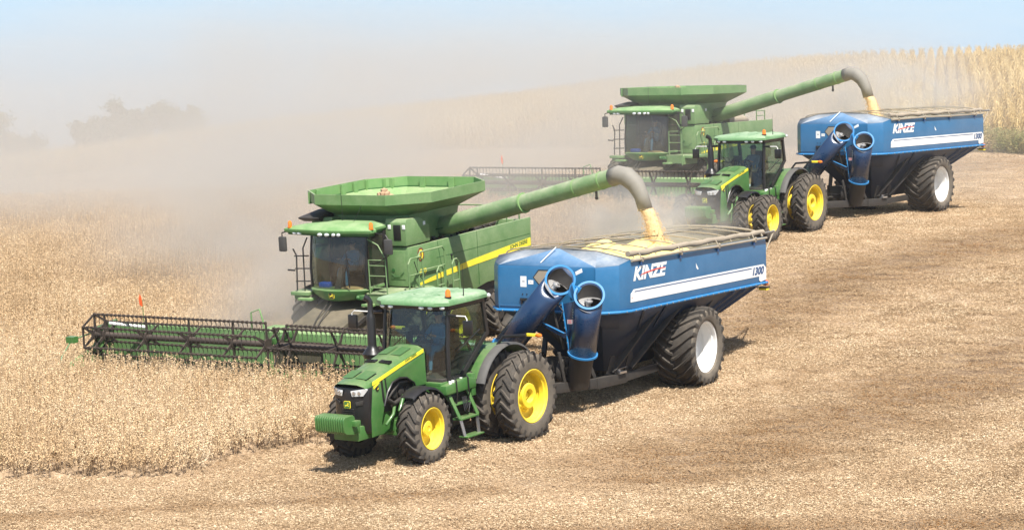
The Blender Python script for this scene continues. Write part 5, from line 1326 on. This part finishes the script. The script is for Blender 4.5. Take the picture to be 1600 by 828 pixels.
# ------------------------------------------------------------------ vegetation
def leafmat(name, cols, rough=.8, trans=.25, scale=.35):
    """dry or green plant tissue: hue varies from plant to plant and in patches over the field"""
    m, n, l, out = newmat(name)
    b = n.new('ShaderNodeBsdfDiffuse'); b.inputs['Roughness'].default_value = .5
    tr_ = n.new('ShaderNodeBsdfTranslucent')
    oi = n.new('ShaderNodeObjectInfo'); g = n.new('ShaderNodeNewGeometry')
    nz = n.new('ShaderNodeTexNoise'); nz.inputs['Scale'].default_value = scale; nz.inputs['Detail'].default_value = 4
    l.new(g.outputs['Position'], nz.inputs['Vector'])
    n2 = n.new('ShaderNodeTexNoise'); n2.inputs['Scale'].default_value = 16; l.new(g.outputs['Position'], n2.inputs['Vector'])
    a = n.new('ShaderNodeMath'); a.operation = 'MULTIPLY_ADD'; l.new(nz.outputs['Fac'], a.inputs[0]); a.inputs[1].default_value = .9; a.inputs[2].default_value = -.3
    a1 = n.new('ShaderNodeMath'); a1.operation = 'MULTIPLY_ADD'; l.new(oi.outputs['Random'], a1.inputs[0]); a1.inputs[1].default_value = .35; l.new(a.outputs[0], a1.inputs[2])
    a2 = n.new('ShaderNodeMath'); a2.operation = 'MULTIPLY_ADD'; l.new(n2.outputs['Fac'], a2.inputs[0]); a2.inputs[1].default_value = .55; l.new(a1.outputs[0], a2.inputs[2])
    r = n.new('ShaderNodeValToRGB'); e = r.color_ramp.elements
    while len(e) < len(cols): e.new(.5)
    for i, c in enumerate(cols): e[i].position = .12+.76*i/(len(cols)-1); e[i].color = (*c, 1)
    l.new(a2.outputs[0], r.inputs[0]); l.new(r.outputs[0], b.inputs[0]); l.new(r.outputs[0], tr_.inputs[0])
    mx = n.new('ShaderNodeMixShader'); mx.inputs[0].default_value = trans; l.new(b.outputs[0], mx.inputs[1]); l.new(tr_.outputs[0], mx.inputs[2]); l.new(mx.outputs[0], out.inputs['Surface'])
    return m
bean_m = leafmat('dry_soybean_pods', [(.50, .335, .175), (.75, .55, .32), (.89, .705, .45), (.93, .80, .58)])
stem_m = leafmat('dry_soybean_stems', [(.26, .165, .09), (.48, .34, .20), (.64, .48, .31)])
corn_m = leafmat('dry_corn_leaves', [(.36, .24, .09), (.60, .44, .19), (.74, .57, .28), (.86, .72, .42)], scale=.12)
corn_g = leafmat('half_green_corn_leaves', [(.16, .20, .04), (.42, .36, .12), (.62, .50, .22), (.74, .60, .30)], scale=.2)
weed_m = leafmat('green_weeds', [(.10, .14, .04), (.24, .27, .09), (.45, .38, .17), (.62, .48, .26)], scale=.6)
chaff_m = leafmat('straw_bits', [(.36, .235, .13), (.65, .475, .29), (.83, .66, .44), (.91, .78, .57)], scale=.6)
def tint_by_strip(m):
    """straw lying in the worn strips is older and browner"""
    n, l = m.node_tree.nodes, m.node_tree.links
    r = [q for q in n if q.type == 'VALTORGB'][0]; at = n.new('ShaderNodeAttribute'); at.attribute_type = 'INSTANCER'; at.attribute_name = 'bare'
    hs = n.new('ShaderNodeMix'); hs.data_type = 'RGBA'; hs.blend_type = 'MULTIPLY'; hs.inputs[7].default_value = (.52, .385, .265, 1)
    l.new(at.outputs['Fac'], hs.inputs[0])
    tg = [k.to_socket for k in r.outputs[0].links]
    l.new(r.outputs[0], hs.inputs[6])
    for t_ in tg: l.new(hs.outputs[2], t_)
tint_by_strip(chaff_m)
tree_m = leafmat('tree_leaves', [(.035, .055, .018), (.06, .085, .03), (.09, .12, .045), (.13, .14, .06)], scale=.5)
bark_m = leafmat('tree_bark', [(.06, .045, .03), (.12, .09, .06)], trans=0)

PROTO = bpy.data.collections.new('plants')        # not linked to the scene: only instanced by the crops
def proto_col(name, makers):
    c = bpy.data.collections.new(name)
    for i, (vs, fs, mi, mats) in enumerate(makers):
        me = bpy.data.meshes.new(name); me.from_pydata(vs, [], fs)
        for m in mats: me.materials.append(m)
        me.polygons.foreach_set('material_index', mi); me.update()
        o = bpy.data.objects.new(name, me); c.objects.link(o)
    return c
def scatter(name, pts, rotz, scale, coll, label, cat, tilt=None, extra=None):
    me = bpy.data.meshes.new(name); me.from_pydata(pts.tolist(), [], [])
    n_ = len(pts)
    a = me.attributes.new('rot', 'FLOAT_VECTOR', 'POINT'); r = np.zeros((n_, 3), np.float32); r[:, 2] = rotz
    if tilt is not None: r[:, :2] = tilt
    a.data.foreach_set('vector', r.ravel())
    a = me.attributes.new('scl', 'FLOAT', 'POINT'); a.data.foreach_set('value', scale.astype(np.float32))
    if extra is not None: a = me.attributes.new('bare', 'FLOAT', 'POINT'); a.data.foreach_set('value', extra.astype(np.float32))
    o = bpy.data.objects.new(name, me); COL.objects.link(o)
    ng = bpy.data.node_groups.new(name, 'GeometryNodeTree')
    ng.interface.new_socket('Geometry', in_out='INPUT', socket_type='NodeSocketGeometry'); ng.interface.new_socket('Geometry', in_out='OUTPUT', socket_type='NodeSocketGeometry')
    N, L = ng.nodes, ng.links
    gi = N.new('NodeGroupInput'); go = N.new('NodeGroupOutput'); ci = N.new('GeometryNodeCollectionInfo'); ci.inputs['Collection'].default_value = coll
    ci.inputs['Separate Children'].default_value = True; ci.inputs['Reset Children'].default_value = True
    ip = N.new('GeometryNodeInstanceOnPoints'); ip.inputs['Pick Instance'].default_value = True
    ar = N.new('GeometryNodeInputNamedAttribute'); ar.data_type = 'FLOAT_VECTOR'; ar.inputs['Name'].default_value = 'rot'
    as_ = N.new('GeometryNodeInputNamedAttribute'); as_.data_type = 'FLOAT'; as_.inputs['Name'].default_value = 'scl'
    rv = N.new('FunctionNodeRandomValue'); rv.data_type = 'INT'; rv.inputs[4].default_value = 0; rv.inputs[5].default_value = len(coll.objects)-1
    L.new(gi.outputs[0], ip.inputs['Points']); L.new(ci.outputs[0], ip.inputs['Instance']); L.new(ar.outputs[0], ip.inputs['Rotation']); L.new(as_.outputs[0], ip.inputs['Scale'])
    L.new(rv.outputs[2], ip.inputs['Instance Index']); L.new(ip.outputs[0], go.inputs[0])
    md = o.modifiers.new('g', 'NODES'); md.node_group = ng
    tag(o, label, cat, None, 'stuff')
    return o

def stick(v, f, mi, a, b, r, m):
    a = Vector(a); b = Vector(b); t = (b-a).normalized(); u = t.orthogonal().normalized(); w = t.cross(u); o = len(v)
    for p in (a, b):
        for k in range(3): v.append(tuple(p+u*(r*math.cos(2.1*k))+w*(r*math.sin(2.1*k))))
    for k in range(3): f.append((o+k, o+(k+1) % 3, o+3+(k+1) % 3, o+3+k)); mi.append(m)
def pod(v, f, mi, p, d, L, wd, m):
    d = Vector(d).normalized(); u = d.orthogonal().normalized(); u = Matrix.Rotation(random.uniform(0, 6.3), 3, d) @ u; w = d.cross(u); p = Vector(p); o = len(v)
    v += [tuple(p), tuple(p+d*L*.5+u*wd), tuple(p+d*L*.5-u*wd*.4+w*wd*.8), tuple(p+d*L*.5-u*wd*.4-w*wd*.8), tuple(p+d*L)]
    for q in ((0, 1, 2), (0, 2, 3), (0, 3, 1), (4, 2, 1), (4, 3, 2), (4, 1, 3)): f.append(tuple(o+i for i in q)); mi.append(m)
def bean_plant(h, npod):
    v, f, mi = [], [], []
    top = (random.uniform(-.06, .06), random.uniform(-.06, .06), h)
    stick(v, f, mi, (0, 0, -.05), top, .006, 1)
    br = [((0, 0, 0), top)]
    for k in range(random.randint(1, 3)):
        z = random.uniform(.12, .35)*h; a = random.uniform(0, 6.3); e = (math.cos(a)*.14, math.sin(a)*.14, z+random.uniform(.3, .5)*h); s_ = (top[0]*z/h, top[1]*z/h, z)
        stick(v, f, mi, s_, e, .004, 1); br.append((s_, e))
    for k in range(npod):
        a, b = random.choice(br); t = random.uniform(.22, 1.0) if a[2] < .01 else random.uniform(.2, 1); p = Vector(a).lerp(Vector(b), t)
        an = random.uniform(0, 6.3); pod(v, f, mi, p, (math.cos(an), math.sin(an), random.uniform(-.9, .5)), random.uniform(.045, .065), random.uniform(.009, .013), 0)
    return v, f, mi, [bean_m, stem_m]
def ground_pts(n, xr, yr, mask, jitter=None):
    X = rng.uniform(*xr, n); Y = rng.uniform(*yr, n); k = mask(X, Y); X, Y = X[k], Y[k]
    return np.stack([X, Y, ground(X, Y)], 1)
def inview(X, Y, Z, mg=160):
    px, py = px_of(X, Y, Z); return (px > -mg) & (px < 1600+mg) & (py > 40) & (py < 828+mg*1.6)
# near plants with full pods, far ones simpler and larger clumps
pn = proto_col('soybean_plant', [bean_plant(random.uniform(.84, 1.02), 48) for _ in range(8)])
def clump(n):
    v, f, mi = [], [], []
    for i in range(n):
        a, b, c, _ = bean_plant(random.uniform(.76, .94), 26); o = len(v); dx, dy = random.uniform(-.35, .35), random.uniform(-.35, .35)
        v += [(x+dx, y+dy, z) for x, y, z in a]; f += [tuple(o+i for i in q) for q in b]; mi += c
    return v, f, mi, [bean_m, stem_m]
pf = proto_col('soybean_clump', [clump(7) for _ in range(6)])
def rows(X, Y, sp, k='T1'):
    f, l_ = local(k, X, Y); return l_
def bean_pts(y0, y1, dens):
    area_n = int(dens*(y1-y0)*120*.62)
    X = rng.uniform(-26, 26, area_n); Y = rng.uniform(y0, y1, area_n)
    k = beans_mask(X, Y); X, Y = X[k], Y[k]
    # sown in rows .38 m apart along the direction of travel
    f, l_ = local('T1', X, Y); tl = np.round(l_/.38)*.38 + rng.normal(0, .05, len(X)); d = tl-l_
    M = POSE['T1']; fx, fy = -math.sin(R(33.76)), -math.cos(R(33.76)); X = X + d*(-fy); Y = Y + d*fx
    Z = ground(X, Y); k = inview(X, Y, Z); return np.stack([X[k], Y[k], Z[k]], 1)
p1 = bean_pts(44, 72, 24)
scatter('soybean_crop', p1, rng.uniform(0, 6.3, len(p1)), rng.uniform(.85, 1.12, len(p1)), pn, 'standing dry tan soybeans in front of the nearer combine', 'soybeans', rng.normal(0, .09, (len(p1), 2)))
p2 = bean_pts(70, 106, 5.5)
scatter('soybean_crop', p2, rng.uniform(0, 6.3, len(p2)), rng.uniform(.9, 1.15, len(p2)), pf, 'standing dry soybeans farther back in the dusty field', 'soybeans', rng.normal(0, .05, (len(p2), 2)))
# straw, stubble and pods on the cut ground
def chaff(n, flat=True):
    v, f, mi = [], [], []
    for i in range(n):
        x, y = random.uniform(-.32, .32), random.uniform(-.32, .32); a = random.uniform(0, 6.3); L = random.uniform(.025, .095); z = abs(random.gauss(0, .018))+.008
        el = random.gauss(0, .35)
        if random.random() < .55:
            pod(v, f, mi, (x, y, z), (math.cos(a), math.sin(a), el*.6), L*.8, random.uniform(.006, .013), 0)
        else:
            stick(v, f, mi, (x, y, z), (x+L*math.cos(a), y+L*math.sin(a), max(.004, z+L*el*.5)), .0035, 1)
    for i in range(3):
        x, y = random.uniform(-.3, .3), random.uniform(-.3, .3); stick(v, f, mi, (x, y, -.02), (x+random.uniform(-.03, .03), y+random.uniform(-.03, .03), random.uniform(.04, .11)), .005, 1)
    return v, f, mi, [chaff_m, stem_m]
pc = proto_col('straw_tuft', [chaff(88) for _ in range(10)])
def cut(X, Y): return ~beans_mask(X, Y) & (Y < corn_line(X)-1)
X = rng.uniform(-24, 38, 125000); Y = 38+rng.uniform(0, 1, 125000)**1.1*86; k = cut(X, Y); X, Y = X[k], Y[k]
k = rng.uniform(0, 1, len(X)) > .45*bare_strips(X, Y); X, Y = X[k], Y[k]
Z = ground(X, Y); k = inview(X, Y, Z, 220) & (rng.uniform(0, 1, len(X)) < np.clip(1.5-Y/90, .25, 1)); pcx = np.stack([X[k], Y[k], Z[k]], 1)
bq = bare_strips(pcx[:, 0], pcx[:, 1]); bq = np.clip(bq*(.85+.35*wob(pcx[:, 0], pcx[:, 1], 3.1, 9)) + .22*(wob(pcx[:, 0], pcx[:, 1], .45, 4)+wob(pcx[:, 0]*.5+pcx[:, 1]*.3, pcx[:, 1]*1.2, 1.2, 6)) - .08, 0, 1)
scatter('straw_residue', pcx, rng.uniform(0, 6.3, len(pcx)), rng.uniform(.8, 1.35, len(pcx)), pc, 'chopped straw and pods lying over the harvested ground', 'straw', None, bq)
# corn on the hill
def corn_plant(green=False):
    v, f, mi = [], [], []
    h = random.uniform(2.0, 2.4); lx, ly = random.uniform(-.08, .08), random.uniform(-.08, .08)
    stick(v, f, mi, (0, 0, -.05), (lx, ly, h), .014, 0)
    a0 = random.uniform(0, 6.3)
    for k in range(11):
        z = h*(.18+.72*k/10)+random.uniform(-.05, .05); a = a0+PI*k+random.uniform(-.6, .6); L = random.uniform(.34, .60); o = len(v); q = []
        up = random.uniform(.15, .55)
        for i in range(5):
            t = i/4; rr_ = L*t*(1-.25*t); zz = z + up*L*t*1.4 - (up+1.0)*L*t*t; wd = .038*(1-t)**.6+.004; px_, py_ = math.cos(a), math.sin(a)
            q.append((lx*z/h+px_*rr_-py_*wd, ly*z/h+py_*rr_+px_*wd, zz)); q.append((lx*z/h+px_*rr_+py_*wd, ly*z/h+py_*rr_-px_*wd, zz))
        v += q
        for i in range(4): f.append((o+2*i, o+2*i+1, o+2*i+3, o+2*i+2)); mi.append(1 if (green and k < 7) else 0)
    for k in range(5):
        a = random.uniform(0, 6.3); stick(v, f, mi, (lx, ly, h), (lx+.10*math.cos(a), ly+.10*math.sin(a), h+random.uniform(.12, .24)), .006, 0)
    pod(v, f, mi, (lx*.5, ly*.5, h*.5), (math.cos(a0), math.sin(a0), -.6), .24, .035, 0)
    return v, f, mi, [corn_m, corn_g]
cd_ = proto_col('corn_plant', [corn_plant(False) for _ in range(8)])
cg_ = proto_col('green_corn_plant', [corn_plant(True) for _ in range(6)])
def cornpts():
    xs = np.arange(-96, 54, .76); out = []
    for x0 in xs:
        ys = np.arange(112, 214, .21); ys = ys + rng.uniform(-.05, .05, len(ys)); X = x0 + .185*(ys-112) + rng.normal(0, .03, len(ys)); k = ys > corn_line(X) + .6*wob(X, ys, .5)
        # sparser far inside the stand where only the tops show
        k &= (rng.uniform(0, 1, len(ys)) < .93)
        out.append(np.stack([X[k], ys[k]], 1))
    P_ = np.concatenate(out); Z = ground(P_[:, 0], P_[:, 1]); px, py = px_of(P_[:, 0], P_[:, 1], Z+1.9)
    k = (px > -80) & (px < 1680); return np.stack([P_[k, 0], P_[k, 1], Z[k]], 1)
P_ = cornpts()
gsel = (wob(P_[:, 0], P_[:, 1], .22, 2) > .62) | ((P_[:, 1] < corn_line(P_[:, 0])+5) & (P_[:, 0] > 18) & (rng.uniform(0, 1, len(P_)) < .3))
def corn(Pq, coll, nm, lb): scatter(nm, Pq, rng.uniform(0, 6.3, len(Pq)), rng.uniform(.70, .92, len(Pq)), coll, lb, 'corn', rng.normal(0, .05, (len(Pq), 2)))
corn(P_[~gsel], cd_, 'corn_crop', 'tall ripe straw coloured corn standing in rows on the hill')
corn(P_[gsel], cg_, 'corn_crop', 'patches of corn still half green along the field edge')
print('beans', len(p1), len(p2), 'chaff', len(pcx), 'corn', len(P_))
# weeds at the corner of the corn
def weed():
    v, f, mi = [], [], []
    for k in range(26):
        a = random.uniform(0, 6.3); r0 = random.uniform(0, .25); h = random.uniform(.35, 1.1); x, y = r0*math.cos(a), r0*math.sin(a); e = (x*1.8+random.uniform(-.1, .1), y*1.8+random.uniform(-.1, .1), h)
        stick(v, f, mi, (x, y, 0), e, .006, 0)
        for j in range(5):
            t = random.uniform(.3, 1); p = Vector((x, y, 0)).lerp(Vector(e), t); an = random.uniform(0, 6.3); pod(v, f, mi, p, (math.cos(an), math.sin(an), random.uniform(-.2, .8)), random.uniform(.08, .2), .025, 0)
    return v, f, mi, [weed_m]
wc = proto_col('weed', [weed() for _ in range(5)])
X = rng.uniform(15, 36, 1300); Y = corn_line(X) - rng.uniform(-.6, 3.2, 1300)*np.clip((X-14)/12, .15, 1); wp_ = np.stack([X, Y, ground(X, Y)], 1)
scatter('weeds', wp_, rng.uniform(0, 6.3, len(wp_)), rng.uniform(.5, 1.25, len(wp_)), wc, 'green and yellow weeds growing along the corner of the corn', 'weeds')

# trees far off on the left
def tree(x_px, d, h, wdt, seed, label, base_px=None):
    rnd = random.Random(seed); c = from_px(x_px, 225, d); x, y = c[0], c[1]; z = gz(x, y)
    t = empty('tree'); t.location = (x, y, z-.2)
    b = MB(); tips = []
    th = h*.30; b.tube([(0, 0, 0), (rnd.uniform(-.1, .1), 0, th*.6), (rnd.uniform(-.2, .2), rnd.uniform(-.2, .2), th)], [.26, .2, .17], 9)
    for k in range(9):
        a = 2*PI*k/9+rnd.uniform(-.3, .3); r0 = wdt*rnd.uniform(.25, .48); e = Vector((r0*math.cos(a), r0*math.sin(a), h*rnd.uniform(.5, .92))); m_ = Vector((r0*.35*math.cos(a), r0*.35*math.sin(a), (th+e.z)/2))
        b.tube([(0, 0, th*.9), m_, e], [.10, .06, .02], 5); tips += [e, m_.lerp(e, .5), m_]
        for j in range(3):
            e2 = e.lerp(m_, rnd.uniform(0, .8)) + Vector((rnd.uniform(-1, 1), rnd.uniform(-1, 1), rnd.uniform(-.2, .9)))*wdt*.14; b.tube([m_.lerp(e, .4), e2], [.03, .012], 4); tips.append(e2)
    obj('trunk', b, bark_m, t, recalc=False)
    v = []; f = []
    for tp in tips:
        rr_ = wdt*rnd.uniform(.07, .15)
        for k in range(150):
            d_ = Vector((rnd.gauss(0, 1), rnd.gauss(0, 1), rnd.gauss(0, .8))); p = tp + d_*rr_*.62; s = rnd.uniform(.08, .19)
            u = Vector((rnd.gauss(0, 1), rnd.gauss(0, 1), rnd.gauss(0, 1))).normalized(); w = u.orthogonal().normalized(); o = len(v)
            v += [tuple(p+u*s), tuple(p+w*s*.6), tuple(p-u*s), tuple(p-w*s*.6)]; f.append((o, o+1, o+2, o+3))
    b = MB(); b.v = v; b.f = f; b.m = [0]*len(f); obj('crown', b, tree_m, t, recalc=False)
    tag(t, label, 'tree', 'trees on the skyline at the left')
    return t
tree(-30, 203, 8.2, 6, 1, 'hazy tree cut by the left edge of the photo')
tree(26, 205, 4.6, 4.6, 2, 'hazy low bushy tree beside the one at the left edge')
tree(170, 206, 6.6, 4.8, 4, 'tallest hazy tree of the middle clump on the skyline')
tree(222, 208, 6.0, 4.2, 5, 'rounded hazy tree just right of the tallest one on the skyline')
tree(280, 210, 5.2, 5.6, 6, 'low wide hazy tree where the corn begins at the left')
tree(138, 208, 5.0, 3.4, 8, 'small thin hazy tree left of the tallest one on the skyline')

# ------------------------------------------------------------------ air: even haze and the dust raised by the combines
def haze_box():
    b = MB().box(-230, 230, -20, 430, -60, 30); o = obj('haze', b, [], None)
    m = bpy.data.materials.new('haze'); m.use_nodes = True; n, l = m.node_tree.nodes, m.node_tree.links; n.clear(); out = n.new('ShaderNodeOutputMaterial')
    v = n.new('ShaderNodeVolumePrincipled'); v.inputs['Density'].default_value = .00016; v.inputs['Color'].default_value = (.93, .95, .98, 1); v.inputs['Anisotropy'].default_value = .2
    l.new(v.outputs[0], out.inputs['Volume']); o.data.materials.append(m); tag(o, None, None, kind='stuff'); return o
haze_box()
def dust(name, label, center, size, rotz, dens, col, nscale=.12, thr=(.40, .62), z_fall=.5, step=1.0, seed=0.0, aniso=.3):
    """a puff of dust: a closed box round a cloud whose density is soft-edged, lumpy and thickest near its base"""
    b = MB().box(-1, 1, -1, 1, -1, 1); o = obj(name, b, [], None)
    o.location = center; o.scale = size; o.rotation_euler = (0, 0, rotz)
    m = bpy.data.materials.new(name); m.use_nodes = True; n, l = m.node_tree.nodes, m.node_tree.links; n.clear(); out = n.new('ShaderNodeOutputMaterial')
    v = n.new('ShaderNodeVolumePrincipled'); v.inputs['Color'].default_value = (*col, 1); v.inputs['Anisotropy'].default_value = aniso
    tc = n.new('ShaderNodeTexCoord')
    ln = n.new('ShaderNodeVectorMath'); ln.operation = 'LENGTH'; l.new(tc.outputs['Object'], ln.inputs[0])
    fall = n.new('ShaderNodeMapRange'); fall.interpolation_type = 'SMOOTHSTEP'; fall.inputs[1].default_value = 1.0; fall.inputs[2].default_value = .25; fall.inputs[3].default_value = 0; fall.inputs[4].default_value = 1
    l.new(ln.outputs['Value'], fall.inputs[0])
    sx = n.new('ShaderNodeSeparateXYZ'); l.new(tc.outputs['Object'], sx.inputs[0])
    zf = n.new('ShaderNodeMapRange'); zf.inputs[1].default_value = -.9; zf.inputs[2].default_value = .9; zf.inputs[3].default_value = 1.0; zf.inputs[4].default_value = z_fall; l.new(sx.outputs['Z'], zf.inputs[0])
    g = n.new('ShaderNodeNewGeometry'); nz = n.new('ShaderNodeTexNoise'); nz.inputs['Scale'].default_value = nscale; nz.inputs['Detail'].default_value = 3; nz.inputs['Distortion'].default_value = .6
    mp = n.new('ShaderNodeMapping'); mp.inputs['Location'].default_value = (seed*7.1, seed*3.3, seed); mp.inputs['Scale'].default_value = (1, 1, 1.7); l.new(g.outputs['Position'], mp.inputs[0]); l.new(mp.outputs[0], nz.inputs['Vector'])
    nr = n.new('ShaderNodeMapRange'); nr.inputs[1].default_value = thr[0]; nr.inputs[2].default_value = thr[1]; nr.inputs[3].default_value = .12; nr.inputs[4].default_value = 1.3; l.new(nz.outputs['Fac'], nr.inputs[0])
    a = n.new('ShaderNodeMath'); a.operation = 'MULTIPLY'; l.new(fall.outputs[0], a.inputs[0]); l.new(zf.outputs[0], a.inputs[1])
    c = n.new('ShaderNodeMath'); c.operation = 'MULTIPLY'; l.new(a.outputs[0], c.inputs[0]); l.new(nr.outputs[0], c.inputs[1])
    d = n.new('ShaderNodeMath'); d.operation = 'MULTIPLY'; l.new(c.outputs[0], d.inputs[0]); d.inputs[1].default_value = dens; l.new(d.outputs[0], v.inputs['Density'])
    l.new(v.outputs[0], out.inputs['Volume']); o.data.materials.append(m)
    m.cycles.volume_step_rate = step
    tag(o, label, 'dust', None, 'stuff'); return o
DC = (.975, .925, .835)
dust('dust_cloud', 'pale dust cloud drifting behind the nearer combine to the skyline', (-3.3, 127.6, 5), (54.4, 58.2, 13.5), R(-2), .115, DC, .07, step=.8, seed=1)
dust('dust_cloud', 'dust boiling up behind and beside the nearer combine', (-5.5, 78, 4.4), (13, 10, 6.6), R(-20), .30, DC, .16, step=.9, seed=2)
dust('dust_cloud', 'dust hanging low over the left of the field', (-21.4, 88.7, 4.63), (21.3, 17.2, 5.57), R(3), .075, DC, .12, step=.8, seed=3)
def at(k, x, y, z): return tuple(POSE[k] @ Vector((x, y, z)))
dust('dust_cloud', 'dust puffing out of the nearer cart around the falling grain', at('K1', -1.8, -.7, 4.15), (3.2, 2.5, 1.4), 0, .75, (.95, .93, .89), .9, step=.8, seed=4)
dust('dust_cloud', 'dust puffing out of the farther cart around the falling grain', at('K2', -1.2, -.6, 4.6), (4.6, 3.2, 2.5), 0, .50, (.95, .93, .89), .7, step=.8, seed=5)
dust('dust_cloud', 'dust swirling round the front of the nearer combine', at('H1', 2.6, -1.6, 1.1), (3.4, 2.6, 1.5), 0, .35, DC, .7, step=.8, seed=6)
dust('dust_cloud', 'dust lying over the nose of the farther tractor', at('T2', 5.6, -1.5, 1.0), (3.0, 2.8, 1.7), 0, .42, DC, .7, step=.8, seed=7)
dust('dust_cloud', 'dust veiling the farther combine and its reel', at('H2', 6.5, -2, 2.0), (9, 4.5, 3.6), 0, .05, DC, .35, step=.8, seed=8)
dust('dust_cloud', 'dust rolling out behind the header beside the wheels of the nearer combine', at('H1', -2.5, -4.6, 1.7), (6.5, 3.6, 2.6), POSE['H1'].to_euler().z, .40, DC, .45, step=.8, seed=9)
